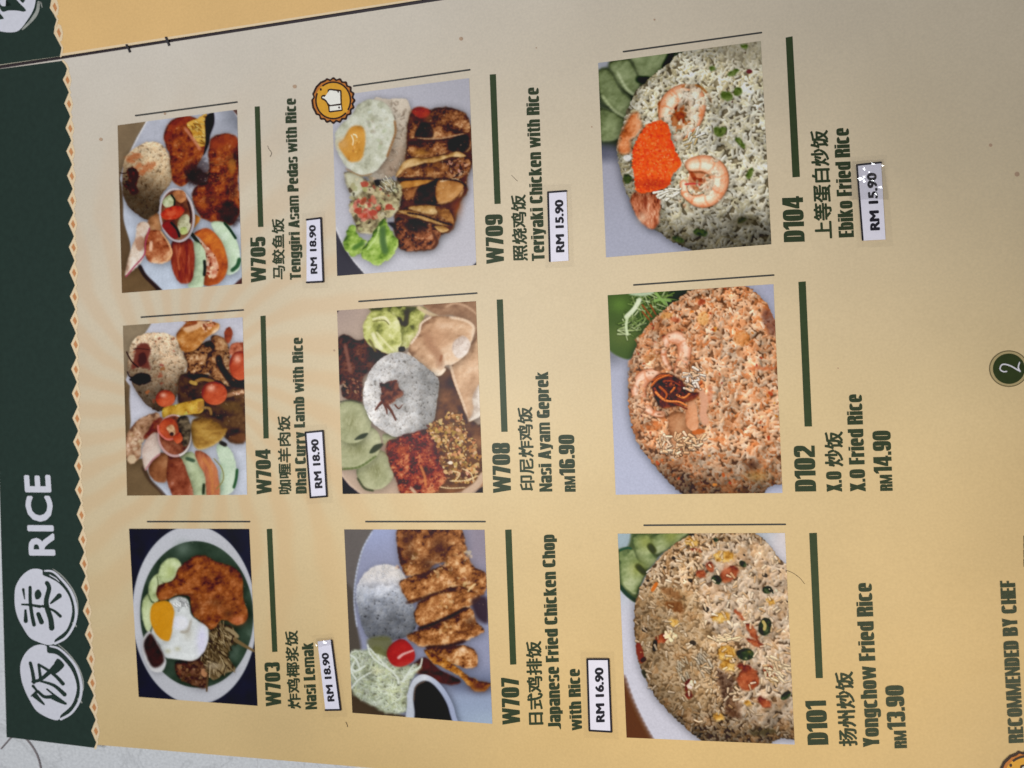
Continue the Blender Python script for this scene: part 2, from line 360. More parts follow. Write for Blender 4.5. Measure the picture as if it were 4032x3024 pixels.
# ---- a heavy condensed poster face drawn from rectangles, bars and squarish loops (cap height 1)
_S, _T, _X = .262, .15, .83
def _R(a, b, c, d): return ('P', [(a, b), (c, b), (c, d), (a, d)])
def _P(*p): return ('P', list(p))
def _L(a, b, c, d, a0=0, a1=360, s=None, t=_T): return ('L', (a, b, c, d, a0, a1, s or _S, t))
def _stem(h=1, x=0, s=_S): return _R(x, 0, x+s, h)
_l = .236
GLYPH = {' ': (.23, []), '.': (.2, [_R(0, 0, .2, .18)]),
 '0': (.56, [_L(0, 0, .56, 1)]), 'O': (.56, [_L(0, 0, .56, 1)]),
 '1': (.38, [_R(.15, 0, .38, 1), _P((0, .70), (.17, .78), (.17, 1), (.15, 1), (0, .86))]),
 '2': (.54, [_L(0, .42, .54, 1, -25, 180), _P((.31, .60), (.54, .66), (.51, .48), (.25, .15), (0, .15), (0, .23), (.26, .50)), _R(0, 0, .54, .16)]),
 '3': (.56, [_L(0, .44, .56, 1, -60, 175), _L(0, 0, .56, .58, -175, 60), _R(.22, .45, .42, .57)]),
 '4': (.60, [_R(.30, 0, .53, 1), _R(0, .19, .60, .33), _P((.20, 1), (.34, 1), (.34, .74), (.19, .33), (0, .33))]),
 '5': (.55, [_R(0, .42, _S, 1), _R(0, .86, .52, 1), _L(0, 0, .55, .66, -175, 135)]),
 '6': (.56, [_L(0, 0, .56, .62), _L(0, .2, .56, 1, 10, 180), _R(0, .25, _S, .68)]),
 '7': (.48, [_R(0, .83, .48, 1), _P((.48, .86), (.31, 0), (.07, 0), (.24, .86))]),
 '8': (.56, [_L(0, .45, .56, 1), _L(0, 0, .56, .57)]),
 '9': (.56, [_L(0, .38, .56, 1), _L(0, 0, .56, .8, 190, 360), _R(.33, .32, .56, .75)]),
 'W': (.90, [_P((0, 1), (.21, 1), (.35, 0), (.14, 0)), _P((.14, 0), (.35, 0), (.54, 1), (.36, 1)), _P((.36, 1), (.54, 1), (.76, 0), (.55, 0)), _P((.55, 0), (.76, 0), (.90, 1), (.69, 1))]),
 'M': (.74, [_stem(1, 0, .19), _stem(1, .55, .19), _P((0, 1), (.25, 1), (.43, 0), (.31, 0)), _P((.49, 1), (.74, 1), (.43, 0), (.31, 0))]),
 'N': (.56, [_stem(1, 0, .19), _stem(1, .37, .19), _P((0, 1), (.19, 1), (.56, 0), (.37, 0))]),
 'T': (.52, [_R(0, .84, .52, 1), _R(.145, 0, .375, 1)]),
 'A': (.60, [_P((.18, 1), (.40, 1), (.22, 0), (0, 0)), _P((.20, 1), (.42, 1), (.60, 0), (.38, 0)), _R(.14, .16, .46, .29)]),
 'P': (.54, [_stem(), _L(-.06, .40, .54, 1, -92, 92), _R(.1, .40, .26, .53), _R(.1, .87, .26, 1)]),
 'R': (.56, [_stem(), _L(-.04, .44, .56, 1, -92, 92), _R(.1, .44, .28, .57), _R(.1, .87, .28, 1), _P((.33, 0), (.56, 0), (.55, .40), (.46, .52), (.28, .54), (.33, .42))]),
 'B': (.56, [_stem(), _L(-.06, .47, .55, 1, -92, 92), _L(-.06, 0, .57, .56, -92, 92), _R(.1, 0, .26, _T), _R(.1, .45, .26, .58), _R(.1, .87, .26, 1)]),
 'D': (.56, [_stem(), _L(-.04, 0, .56, 1, -92, 92), _R(.1, 0, .28, _T), _R(.1, .87, .28, 1)]),
 'E': (.44, [_stem(), _R(0, 0, .44, .15), _R(0, .43, .42, .57), _R(0, .85, .44, 1)]), 'F': (.43, [_stem(), _R(0, .41, .41, .56), _R(0, .85, .43, 1)]),
 'L': (.42, [_stem(), _R(0, 0, .42, .16)]), 'H': (.57, [_stem(), _stem(1, .34), _R(0, .43, .57, .58)]),
 'C': (.56, [_L(0, 0, .56, 1, 28, 332)]), 'G': (.56, [_L(0, 0, .56, 1, 28, 345), _R(.33, 0, .56, .50), _R(.27, .37, .56, .52)]),
 'J': (.42, [_R(.19, .2, .42, 1), _L(-.1, 0, .42, .5, 225, 360)]),
 'X': (.57, [_P((0, 0), (.24, 0), (.55, 1), (.31, 1)), _P((.02, 1), (.26, 1), (.57, 0), (.33, 0))]),
 'Y': (.54, [_P((0, 1), (.23, 1), (.385, .40), (.155, .40)), _P((.54, 1), (.31, 1), (.155, .40), (.385, .40)), _R(.155, 0, .385, .45)]),
 'a': (.50, [_L(0, 0, .50, .50, s=_l), _R(.29, 0, .50, .60), _L(0, .3, .50, _X, 0, 175, s=_l)]),
 'b': (.51, [_stem(1, 0, _l), _L(0, 0, .51, _X, s=_l)]), 'd': (.51, [_stem(1, .30, _l), _L(0, 0, .51, _X, s=_l)]), 'p': (.51, [_R(0, -.17, _l, _X), _L(0, 0, .51, _X, s=_l)]),
 'c': (.49, [_L(0, 0, .49, _X, 32, 328, s=_l)]), 'e': (.50, [_L(0, 0, .50, _X, 0, 325, s=_l), _R(.15, .36, .50, .46)]), 'o': (.50, [_L(0, 0, .50, _X, s=_l)]),
 'g': (.51, [_L(0, .08, .51, _X, s=_l), _R(.30, -.02, .51, _X), _L(0, -.19, .51, .3, 185, 360, s=_l)]),
 'h': (.50, [_stem(1, 0, _l), _L(0, .35, .50, _X, 0, 130, s=_l), _R(.29, 0, .50, .60)]), 'n': (.50, [_stem(_X, 0, _l), _L(0, .35, .50, _X, 0, 130, s=_l), _R(.29, 0, .50, .60)]),
 'm': (.78, [_stem(_X, 0, .2), _L(0, .35, .49, _X, 0, 130, s=.2), _R(.29, 0, .49, .60), _L(.29, .35, .78, _X, 0, 130, s=.2), _R(.58, 0, .78, .60)]),
 'r': (.37, [_stem(_X, 0, _l), _P((.19, .52), (.37, .60), (.37, _X), (.19, .74))]), 'u': (.50, [_R(0, .22, _l, _X), _R(.29, 0, .50, _X), _L(0, 0, .50, .48, 180, 320, s=_l)]),
 'i': (_l, [_stem(_X, 0, _l), _R(0, .89, _l, 1)]), 'l': (_l, [_stem(1, 0, _l)]),
 'k': (.52, [_stem(1, 0, _l), _P((.18, .30), (.18, .48), (.29, _X), (.50, _X)), _P((.16, .46), (.31, .58), (.52, 0), (.30, 0))]),
 's': (.48, [_L(0, .36, .48, _X, 10, 265, s=.2), _L(0, 0, .48, .48, -170, 85, s=.2)]), 't': (.34, [_R(.06, .08, .27, .97), _R(0, .69, .34, _X), _R(.10, 0, .34, .13)]),
 'w': (.76, [_P((0, _X), (.19, _X), (.30, 0), (.12, 0)), _P((.12, 0), (.30, 0), (.46, _X), (.30, _X)), _P((.30, _X), (.46, _X), (.64, 0), (.46, 0)), _P((.46, 0), (.64, 0), (.76, _X), (.57, _X))]),
 'y': (.50, [_P((0, _X), (.21, _X), (.36, .12), (.16, .0)), _P((.29, _X), (.50, _X), (.34, -.06), (.13, -.06)), _R(.04, -.17, .30, -.04)])}
def poster_text(body, gap=.036):
    """list of (vertices, faces) for one line of the poster face, and its width"""
    x = 0; out = []
    for ch in body:
        w_, prims = GLYPH[ch]
        for k, a in prims:
            if k == 'P': out.append((np.array(a)+np.array([x, 0]), [tuple(range(len(a)))]))
            else:
                x0, y0, x1, y1, a0, a1, s, t = a; n = max(6, int(abs(a1-a0)/9)); th = np.radians(np.linspace(a0, a1, n+1)); cx, cy, hx, hy = (x0+x1)/2, (y0+y1)/2, (x1-x0)/2, (y1-y0)/2
                co, si = np.cos(th), np.sin(th); e = .58; px, py = np.sign(co)*np.abs(co)**e, np.sign(si)*np.abs(si)**e
                O = np.stack([cx+hx*px, cy+hy*py], 1); I = np.stack([cx+max(hx-s, .01)*px, cy+max(hy-t, .02)*py], 1)
                out.append((np.concatenate([O, I])+np.array([x, 0]), [(i, i+1, n+2+i, n+1+i) for i in range(n)]))
        x += w_+gap
    return out, x-gap

CAPH = .682
def lettering(sh, crop, O, E, U, body, kind, mat, lift):
    """crop = (x0, y0, scale) of the enlargement the line was measured in; O baseline start, E baseline end, U cap height"""
    x0, y0, sc = crop; q = lambda p: np.array([x0+p[0]/sc, y0+p[1]/sc]); O, E = q(O), q(E); U = np.array(U, float)/sc
    L, Hh = np.linalg.norm(E-O), np.linalg.norm(U); ex, ey = (E-O)/L, U/Hh
    if kind == 'heavy':
        prims, wd = poster_text(body)
        for k, (V, Fc) in enumerate(prims): sh.add(O+V[:, :1]*(L/wd)*ex+V[:, 1:]*Hh*ey, Fc, mat, lift+.004*(k % 12))
        return
    bold, boldy, cjk, sp = {'cjk': (.034*Hh, .026*Hh, True, 1.), 'slip': (.085*Hh, .06*Hh, False, 1.0), 'title': (.045*Hh, .04*Hh, False, 1.06)}[kind]
    V, Fc = text_mesh(body, L, Hh, bold, boldy, cjk, sp)
    for k in range(9):                                                  # heavy weight: the outline spread by an elliptical nib
        a = k*math.pi/4; d = np.array([bold*math.cos(a), boldy*math.sin(a)])*(k < 8); W = V+d
        sh.add(O+W[:, :1]*ex+W[:, 1:]*ey, Fc, mat, lift+.004*k)
def pic_tenggiri():
    c = Canvas(1194, 1659, bg=(172, 173, 184), seed=11); N = c.n
    c.put(sstep(300, 1500, c.Y), (176, 184, 198)); c.put(sstep(850, 1150, c.X)*sstep(330, 100, c.Y), (120, 122, 132))
    c.poly([(0, 0), (305, 0), (300, 140), (225, 260), (165, 380), (105, 500), (70, 640), (0, 640)], (128, 108, 84), 8, smooth=False)
    c.path([(312, 120), (240, 250), (180, 370)], 6, (205, 203, 206), 5, .8)
    c.poly([(0, 600), (75, 640), (100, 830), (108, 1000), (165, 1220), (130, 1420), (0, 1500)], (98, 78, 58), 8)
    c.put(c.mask(c.sdf([(1010, 0), (1060, 40), (1120, 130), (1200, 130), (1200, 0)], False), 6), (215, 214, 216))
    c.poly([(1045, 20), (1095, 80), (1200, 90), (1200, 0), (1045, 0)], (96, 66, 60), 8, smooth=False)
    c.poly([(0, 1400), (130, 1430), (250, 1390), (300, 1480), (420, 1610), (420, 1700), (0, 1700)], (112, 88, 62), 8, smooth=False)
    c.path([(245, 1390), (290, 1470), (370, 1550), (430, 1610)], 16, (52, 36, 36), 10, .8)
    c.poly([(1060, 1560), (1135, 1490), (1200, 1480), (1200, 1600), (1060, 1600)], (85, 52, 48), 10)
    c.a *= (1+.16*(N(90, 1)-.5))[..., None]
    # rice dome
    sd = c.sdf([(165, 390), (290, 315), (420, 320), (500, 420), (540, 520), (525, 640), (470, 720), (420, 800), (410, 910), (320, 985), (230, 940), (140, 860), (98, 740), (95, 620), (112, 480)], True, 8, 30)
    c.shadow(sd, -4, 14, 24, .35)
    t = sstep(320, 900, c.Y+.45*(300-c.X))
    col = ramp(t+.22*(N(55, 2)-.5), [(222, 212, 190), (216, 190, 150), (196, 150, 104), (158, 104, 62), (112, 66, 40), (84, 48, 32)])
    c.put(c.mask(sd, 6), col)
    c.rice(c.mask(sd, 8)*.85, 1500, 16, 6, [(228, 206, 170), (216, 184, 142), (204, 164, 120), (222, 196, 158)], 1.1-.72*t, under=(150, 100, 60), depth=10, clump=16)
    for x, y, r in ((190, 440, 62), (325, 525, 58), (250, 575, 40), (230, 520, 35)):
        c.put(c.mask(c.sdf(c.ell(x, y, r*1.2, r*.6, -.4), True, 26, 22), 14), (176, 88, 46), .62)
    c.poly([(130, 545), (200, 530), (235, 600), (215, 680), (240, 740), (190, 770), (130, 710), (108, 680), (150, 620)], (62, 26, 26), 8, rough=12, rw=26)
    c.specks(c.mask(c.sdf(c.ell(180, 640, 70, 110)), 4), 26, 5, 14, [(40, 14, 20), (96, 48, 40), (84, 40, 30)])
    c.path([(70, 575), (100, 582), (135, 578)], 4, (50, 30, 30), 3)
    # fish, upper piece
    br = [(74, 28, 14), (118, 50, 22), (150, 70, 30), (172, 94, 52), (200, 136, 96)]
    sd = c.blob([(475, 340), (455, 250), (490, 160), (560, 98), (680, 82), (760, 110), (830, 66), (830, 200), (832, 310), (795, 430), (745, 510), (705, 610), (620, 690), (530, 640), (505, 430)], br, 7, 46, .8, .3, 70, 8, 40, lit=.4, seed=2, crag=.6)
    c.put(c.mask(c.sdf([(510, 150), (600, 90), (690, 90), (650, 150), (560, 190), (490, 290), (462, 270)], True, 8), 14), (150, 56, 28), .6)
    m = c.mask(c.sdf([(655, 150), (745, 105), (830, 66), (822, 200), (822, 320), (770, 350), (715, 290), (700, 230)], True, 10), 6)
    c.put(m, ramp(N(34, 8), [(138, 84, 28), (192, 138, 50), (214, 170, 78), (224, 190, 110)]))
    c.grains(m, 30, 34, 4, [(150, 92, 36), (228, 192, 112)], .6, 1.2)
    c.path([(640, 190), (700, 270), (770, 370)], 12, (196, 126, 98), 12, .6)
    c.poly([(815, 110), (858, 55), (890, 58), (893, 150), (858, 250), (846, 330), (800, 425), (818, 300)], (30, 22, 32), 8)
    # fish, lower piece
    sd = c.blob([(862, 290), (905, 255), (990, 236), (1090, 275), (1110, 480), (1100, 640), (1120, 900), (1045, 1035), (960, 1000), (860, 998), (770, 955), (720, 860), (700, 760), (745, 690), (830, 640), (850, 500), (842, 410)], br, 8, 42, .85, .3, 80, 8, 40, lit=.4, seed=5, crag=.6, grad=-.12*sstep(600, 900, c.Y))
    c.put(c.mask(c.sdf([(860, 300), (980, 240), (1090, 270), (1100, 350), (1010, 330), (900, 370)], True, 10), 16), (150, 62, 34), .75)
    for x, y, rx, ry, k in ((750, 620, 105, 80, .85), (700, 560, 60, 90, .5), (1010, 920, 85, 100, .75), (1060, 980, 60, 40, .5), (1075, 440, 40, 60, .8), (1050, 720, 40, 90, .5), (800, 520, 70, 60, .5), (860, 800, 60, 40, .35)):
        c.put(c.mask(c.sdf(c.ell(x, y, rx, ry), True, 34, 40), 34), (40, 22, 22), k)
    c.grains(c.mask(c.sdf(c.ell(950, 560, 120, 160)), 5), 60, 30, 4, [(188, 112, 70), (160, 80, 40), (206, 150, 110)], -.5, 1.4, 14, .2, .1, op=.3)
    c.grains(c.mask(c.sdf(c.ell(620, 460, 110, 160)), 5), 40, 30, 4, [(178, 100, 60), (140, 66, 30)], .9, 1.4, 14, .2, .1, op=.3)
    c.put(c.mask(c.sdf(c.ell(1050, 520, 36, 70), True, 8), 18), (182, 118, 52), .6)
    # garnish under the cup
    c.blob([(700, 935), (770, 970), (740, 1030), (700, 1065), (690, 1000)], [(150, 84, 34), (204, 124, 48), (222, 150, 70)], 5, 40, .3)
    c.blob([(870, 1010), (1000, 1020), (1080, 1140), (1120, 1300), (1110, 1420), (1000, 1460), (980, 1300), (920, 1140)], [(130, 160, 120), (178, 198, 164), (200, 214, 190), (206, 220, 202)], 6, 70, .3, .15, 50, 4)
    c.path([(985, 1015), (1030, 1070), (1080, 1145)], 11, (34, 62, 44), 5); c.path([(1112, 1330), (1095, 1385), (1050, 1425)], 15, (48, 90, 58), 10, .9)
    c.path([(700, 1110), (740, 1165), (790, 1230)], 14, (40, 52, 30), 8)
    c.blob([(720, 1100), (830, 1058), (925, 1130), (990, 1250), (1012, 1400), (955, 1520), (850, 1562), (790, 1535), (800, 1440), (830, 1250), (770, 1150)], [(120, 48, 26), (176, 82, 38), (206, 118, 46), (222, 146, 66)], 6, 60, .35, .25, 40, 4, seed=4, grad=-.25*sstep(1150, 1550, c.Y))
    m = c.mask(c.sdf([(770, 1160), (840, 1230), (900, 1300), (930, 1400), (900, 1490), (830, 1470), (815, 1350), (800, 1250)], True, 8), 8)
    c.put(m, ramp(N(36, 9), [(130, 50, 30), (190, 110, 80), (216, 170, 140), (222, 190, 150)]))
    c.specks(m, 16, 8, 20, [(140, 40, 26), (226, 200, 170), (110, 46, 26)])
    c.blob([(712, 1180), (790, 1210), (822, 1300), (812, 1420), (790, 1570), (670, 1575), (700, 1450), (722, 1330)], [(120, 140, 110), (178, 196, 160), (202, 214, 186)], 6, 60, .3, .15, 40, 4)
    c.path([(808, 1345), (812, 1400), (806, 1465)], 12, (34, 44, 36), 6)
    sd = c.blob([(520, 1200), (560, 1150), (650, 1148), (712, 1190), (720, 1400), (692, 1525), (600, 1535), (540, 1450), (515, 1330)], [(84, 26, 20), (130, 44, 30), (158, 66, 46), (190, 116, 88)], 6, 36, .7, .3, 50, 5, 40, sx=1.6, sy=.35, seed=3)
    c.path([(600, 1230), (580, 1330), (590, 1420)], 8, (200, 110, 70), 8, .5); c.path([(650, 1220), (655, 1340), (640, 1440)], 6, (110, 30, 22), 6, .5)
    # crackers
    c.blob([(350, 955), (410, 940), (430, 1080), (330, 1100), (310, 1010)], [(120, 74, 44), (180, 124, 82), (206, 160, 116)], 8, 50, .4)
    c.blob([(225, 1030), (290, 1000), (332, 1050), (300, 1200), (272, 1335), (140, 1462), (118, 1440), (168, 1240), (205, 1150)], [(150, 110, 90), (196, 170, 148), (216, 204, 190), (224, 216, 204)], 6, 60, .5, .1, 40, 6, seed=7)
    c.put(c.mask(c.sdf(c.ell(250, 1190, 45, 60), True, 14), 16), (160, 104, 74), .7)
    c.blob([(310, 1095), (420, 1080), (480, 1150), (527, 1270), (500, 1345), (400, 1365), (310, 1330), (285, 1220)], [(104, 46, 28), (158, 82, 50), (186, 118, 78), (222, 178, 138)], 6, 60, .9, .2, 40, 8, 50, lit=.5, seed=8)
    c.path([(330, 1060), (296, 1180), (284, 1290), (200, 1390), (125, 1480)], 6, (164, 66, 92), 5, .9)
    c.path([(430, 1090), (490, 1180), (524, 1275), (480, 1340)], 7, (220, 172, 124), 6, .8)
    c.path([(345, 1180), (340, 1250)], 12, (226, 190, 160), 10, .6)
    # sauce cup
    e = c.ell(570, 945, 155, 238, -.12); sd = c.sdf(e); c.shadow(sd, 10, 14, 20, .5)
    c.put(c.mask(sd, 5), (188, 180, 184)); i = c.sdf(c.ell(568, 945, 136, 218, -.12))
    c.put(c.mask(i, 6), ramp(N(60, 12), [(70, 34, 28), (110, 60, 44), (150, 94, 66), (170, 130, 100)]))
    def piece(p, cols, **k): c.blob(p, cols, 4, 30, .5, .2, 24, 4, 30, sh=.35, **k)
    piece([(540, 740), (620, 730), (650, 800), (600, 840), (550, 800)], [(130, 74, 44), (184, 118, 74), (204, 140, 90)])
    piece([(440, 830), (500, 770), (548, 790), (545, 850), (480, 880)], [(120, 130, 84), (186, 190, 150), (208, 212, 180)])
    c.path([(520, 770), (548, 810), (546, 860)], 8, (40, 44, 30), 4)
    piece([(480, 990), (540, 1010), (580, 1120), (540, 1150), (470, 1080), (440, 1030)], [(90, 20, 26), (140, 34, 34), (160, 54, 44)])
    piece([(600, 960), (660, 940), (690, 1010), (670, 1090), (610, 1110), (575, 1040)], [(130, 120, 80), (190, 186, 150), (210, 204, 176)])
    piece([(600, 1060), (650, 1050), (660, 1100), (610, 1115)], [(110, 124, 60), (170, 180, 106), (190, 196, 130)])
    c.path([(520, 1010), (570, 1070), (590, 1130)], 10, (34, 40, 34), 5)
    piece([(432, 930), (480, 885), (560, 865), (620, 880), (628, 920), (570, 975), (480, 985), (440, 965)], [(120, 28, 20), (176, 48, 30), (196, 72, 46), (214, 110, 80)])
    c.put(c.mask(c.sdf(c.ell(520, 930, 40, 24, -.2), True, 6), 6), (206, 96, 62), .6)
    c.path([(665, 830), (690, 930), (686, 1010)], 9, (56, 34, 30), 6, .8)
    c.gloss(c.mask(c.sdf([(480, 140), (800, 120), (1080, 280), (1090, 880), (760, 930), (560, 600)]), 3), 110, 2, 5, (232, 190, 160), .6); c.a = .75*c.a+.25*blur(c.a, 1.6)
    return c

def pic_curry():
    c = Canvas(1211, 1659, bg=(186, 184, 194), seed=23); N = c.n
    c.put(sstep(800, 1400, c.Y), (186, 190, 202)); c.put(sstep(120, 0, c.Y)*.3, (160, 160, 175))
    c.poly([(0, 0), (315, 0), (300, 110), (240, 200), (170, 280), (110, 400), (95, 560), (60, 660), (0, 700)], (140, 122, 98), 8, smooth=False)
    c.poly([(0, 560), (80, 600), (118, 650), (112, 780), (125, 960), (110, 1080), (85, 1120), (100, 1300), (230, 1290), (300, 1480), (420, 1620), (420, 1700), (0, 1700)], (116, 94, 68), 8, smooth=False)
    c.path([(230, 1370), (290, 1480), (380, 1570), (440, 1640)], 14, (80, 60, 48), 12, .6)
    c.put(sstep(60, 0, abs(c.X-75))*sstep(600, 700, c.Y)*sstep(1150, 1000, c.Y), (92, 76, 58), .6)
    c.a *= (1+.14*(N(90, 1)-.5))[..., None]
    sd = c.sdf([(150, 240), (280, 185), (420, 185), (540, 240), (590, 380), (640, 440), (620, 560), (540, 640), (520, 760), (400, 870), (280, 830), (190, 720), (140, 630), (105, 520), (110, 380)], True, 10, 30)
    c.shadow(sd, -4, 14, 24, .3); t = sstep(190, 880, c.Y+.25*(330-c.X))
    c.put(c.mask(sd, 6), ramp(t+.25*(N(55, 2)-.5), [(216, 208, 184), (212, 192, 160), (192, 152, 112), (168, 120, 80), (124, 82, 54), (90, 54, 38)]))
    c.rice(c.mask(sd, 8)*.85, 1500, 18, 6, [(228, 206, 176), (216, 182, 146), (204, 160, 122), (224, 198, 164)], 1.1-.68*t, under=(150, 100, 62), depth=10, clump=16)
    c.poly([(180, 300), (260, 268), (300, 330), (280, 420), (290, 500), (210, 480), (130, 500), (150, 400)], (116, 60, 50), 12, rough=14, rw=30)
    c.poly([(190, 380), (250, 360), (262, 440), (200, 470)], (74, 38, 40), 10, rough=10)
    c.poly([(120, 585), (190, 535), (290, 550), (295, 610), (200, 640), (130, 610)], (34, 22, 30), 8, rough=10)
    c.path([(88, 350), (130, 430), (190, 485)], 6, (52, 30, 28), 3); c.path([(95, 525), (120, 570), (190, 560)], 5, (44, 26, 26), 3); c.path([(150, 325), (200, 320), (290, 330)], 4, (70, 40, 36), 3)
    c.specks(c.mask(sd, 3), 14, 8, 22, [(166, 84, 48), (150, 70, 44)], 6, .7)
    c.path([(620, 395), (636, 450), (605, 520)], 6, (208, 196, 186), 4, .8)
    # dark curry
    c.blob([(560, 560), (720, 540), (900, 560), (1140, 600), (1140, 1100), (1060, 1160), (960, 1110), (840, 960), (640, 900), (540, 800)], [(36, 22, 16), (62, 40, 26), (92, 62, 40), (120, 86, 54)], 10, 70, .8, .2, 60, 8, 50)
    c.put(c.mask(c.sdf(c.ell(1010, 830, 110, 45, .2), True, 14), 26), (122, 90, 50), .6)
    c.put(c.mask(c.sdf(c.ell(1080, 1110, 80, 40), True, 10), 20), (136, 84, 54), .6)
    meat = [(56, 32, 20), (112, 70, 42), (156, 104, 64), (186, 138, 94), (214, 176, 138)]
    c.blob([(600, 340), (740, 280), (860, 240), (960, 260), (1000, 340), (1000, 480), (1040, 620), (960, 640), (860, 570), (760, 540), (640, 560), (620, 450)], meat, 8, 50, 1., .3, 50, 10, 40, lit=.5, seed=4, crag=1.)
    c.blob([(800, 380), (870, 330), (950, 350), (930, 450), (960, 560), (880, 600), (800, 500)], meat, 6, 46, .8, .4, 46, 8, 40, lit=.5, seed=9, crag=.8)
    c.blob([(830, 230), (880, 200), (960, 240), (970, 320), (880, 330)], meat, 6, 40, .8, .3, 40, 6, seed=12)
    for p, w in (([(900, 400), (920, 470), (1000, 600)], 26), ([(790, 290), (830, 280), (850, 310)], 16), ([(640, 560), (740, 560), (800, 600)], 18), ([(1010, 630), (1100, 640), (1150, 650)], 24)):
        c.path(p, w, (44, 24, 20), 14, .85)
    c.path([(975, 735), (1060, 710), (1140, 700)], 16, (168, 118, 84), 10, .8); c.specks(c.mask(c.sdf(c.ell(1080, 705, 60, 20)), 4), 12, 5, 12, [(214, 180, 150)])
    c.path([(700, 610), (760, 590), (850, 610)], 13, (146, 104, 54), 8); c.path([(655, 615), (700, 630)], 14, (178, 140, 66), 8)
    pot = [(110, 60, 26), (160, 96, 42), (186, 120, 58), (206, 152, 96), (228, 196, 162)]
    c.blob([(528, 190), (590, 120), (640, 80), (780, 72), (900, 100), (895, 160), (800, 220), (720, 310), (640, 350), (580, 340), (545, 270)], pot, 6, 80, .6, .3, 60, 5, lit=.45, seed=6)
    c.poly([(590, 140), (720, 80), (800, 85), (760, 120), (640, 175)], (226, 200, 176), 12, .55); c.path([(600, 70), (700, 90), (600, 120)], 12, (140, 66, 34), 10, .7)
    c.specks(c.mask(c.sdf(c.ell(830, 130, 70, 50)), 4), 22, 8, 20, [(196, 132, 90), (220, 176, 140), (130, 62, 36)])
    c.blob([(950, 190), (975, 140), (1005, 135), (1025, 190), (1010, 250), (975, 275)], [(110, 44, 26), (156, 70, 42), (180, 100, 70)], 5, 40, .5)
    c.blob([(1000, 300), (1060, 265), (1140, 280), (1140, 350), (1010, 380)], [(130, 60, 38), (180, 96, 66), (206, 130, 100), (226, 190, 170)], 6, 40, .8)
    tom = [(120, 34, 20), (174, 66, 38), (200, 90, 54), (214, 116, 78)]
    def tomato(x, y, rx, ry, rot=0, hx=-.25, hy=-.45):
        sd = c.blob(c.ell(x, y, rx, ry, rot), tom, 5, 120, .12, .3, rx*.7, 2, 60, lit=.5, sh=.5)
        c.put(np.exp(-(((c.X-x-hx*rx)/(rx*.32))**2+((c.Y-y-hy*ry)/(ry*.28))**2)), (236, 190, 166), .7)
    tomato(1090, 470, 95, 130); tomato(862, 715, 113, 103, .2); tomato(430, 762, 86, 76, 0, -.2, -.4)
    c.blob([(410, 850), (520, 815), (700, 770), (755, 765), (770, 800), (758, 880), (650, 900), (520, 920), (415, 930)], [(130, 88, 26), (182, 136, 44), (204, 164, 66), (214, 186, 96)], 4, 60, .6, .2, 30, 5, seed=3)
    c.put(c.mask(c.sdf([(715, 790), (770, 775), (772, 850), (715, 890)], False), 6), (160, 108, 46), .7); c.specks(c.mask(c.sdf([(410, 850), (750, 765), (760, 880), (415, 930)], False), 4), 8, 6, 16, [(164, 98, 40), (190, 186, 90)])
    c.path([(760, 840), (820, 850), (835, 900)], 10, (150, 112, 62), 8, .8)
    # salad below
    c.blob([(880, 1190), (960, 1170), (1030, 1260), (1060, 1400), (1040, 1560), (930, 1640), (880, 1600), (920, 1400)], [(140, 166, 136), (184, 200, 174), (204, 214, 194)], 6, 90, .3, .1, 60)
    c.path([(1063, 1390), (1055, 1470), (1035, 1545)], 12, (50, 92, 56), 7, .9)
    c.blob([(560, 1280), (660, 1230), (740, 1320), (790, 1480), (800, 1660), (660, 1660), (620, 1450)], [(130, 140, 100), (176, 186, 146), (198, 206, 172)], 6, 90, .4, .1, 60)
    c.path([(620, 1290), (680, 1310)], 14, (70, 92, 70), 10, .8); c.path([(770, 1520), (765, 1600)], 12, (44, 58, 40), 8, .8)
    c.blob([(690, 1230), (760, 1230), (830, 1290), (890, 1400), (905, 1640), (800, 1660), (780, 1450), (720, 1330)], [(130, 62, 40), (176, 100, 70), (194, 118, 76), (206, 150, 116)], 6, 70, .6, .2, 40, 5, sx=1.5, sy=.5, seed=5)
    c.path([(770, 1290), (830, 1400), (850, 1600)], 14, (196, 124, 70), 12, .6); c.path([(860, 1290), (930, 1380), (940, 1480), (880, 1560)], 5, (130, 120, 60), 5, .7)
    c.blob([(660, 970), (740, 925), (860, 930), (960, 1000), (975, 1040), (920, 1130), (820, 1190), (720, 1210), (665, 1130)], [(92, 62, 24), (146, 104, 46), (176, 134, 62), (196, 162, 92)], 9, 160, .35, .3, 120, 4, lit=.55, lx=0, ly=-.9)
    c.path([(920, 1150), (960, 1170)], 16, (44, 40, 34), 10, .8)
    c.blob([(100, 1060), (180, 960), (290, 900), (370, 890), (380, 1000), (280, 1080), (220, 1160), (210, 1270), (120, 1340), (85, 1260), (82, 1150)], [(110, 74, 54), (160, 118, 88), (186, 146, 116), (206, 180, 150)], 6, 46, .9, .2, 40, 10, 40, seed=3)
    c.specks(c.mask(c.sdf(c.ell(160, 1130, 70, 160, .3)), 4), 26, 8, 20, [(214, 190, 160), (206, 176, 140), (140, 96, 70)], 7, .6); c.put(c.mask(c.sdf(c.ell(135, 1295, 40, 38), True, 8), 10), (208, 186, 152), .8)
    c.blob([(330, 960), (400, 930), (420, 1060), (360, 1120), (240, 1110), (280, 1040)], [(90, 30, 24), (140, 66, 46), (168, 100, 76)], 8, 50, .6)
    c.blob([(440, 1240), (560, 1280), (610, 1380), (670, 1560), (660, 1650), (520, 1650), (440, 1480), (400, 1330)], [(92, 40, 30), (134, 66, 46), (160, 88, 62), (190, 130, 110)], 6, 60, .7, .25, 60, 6, lit=.5, seed=7)
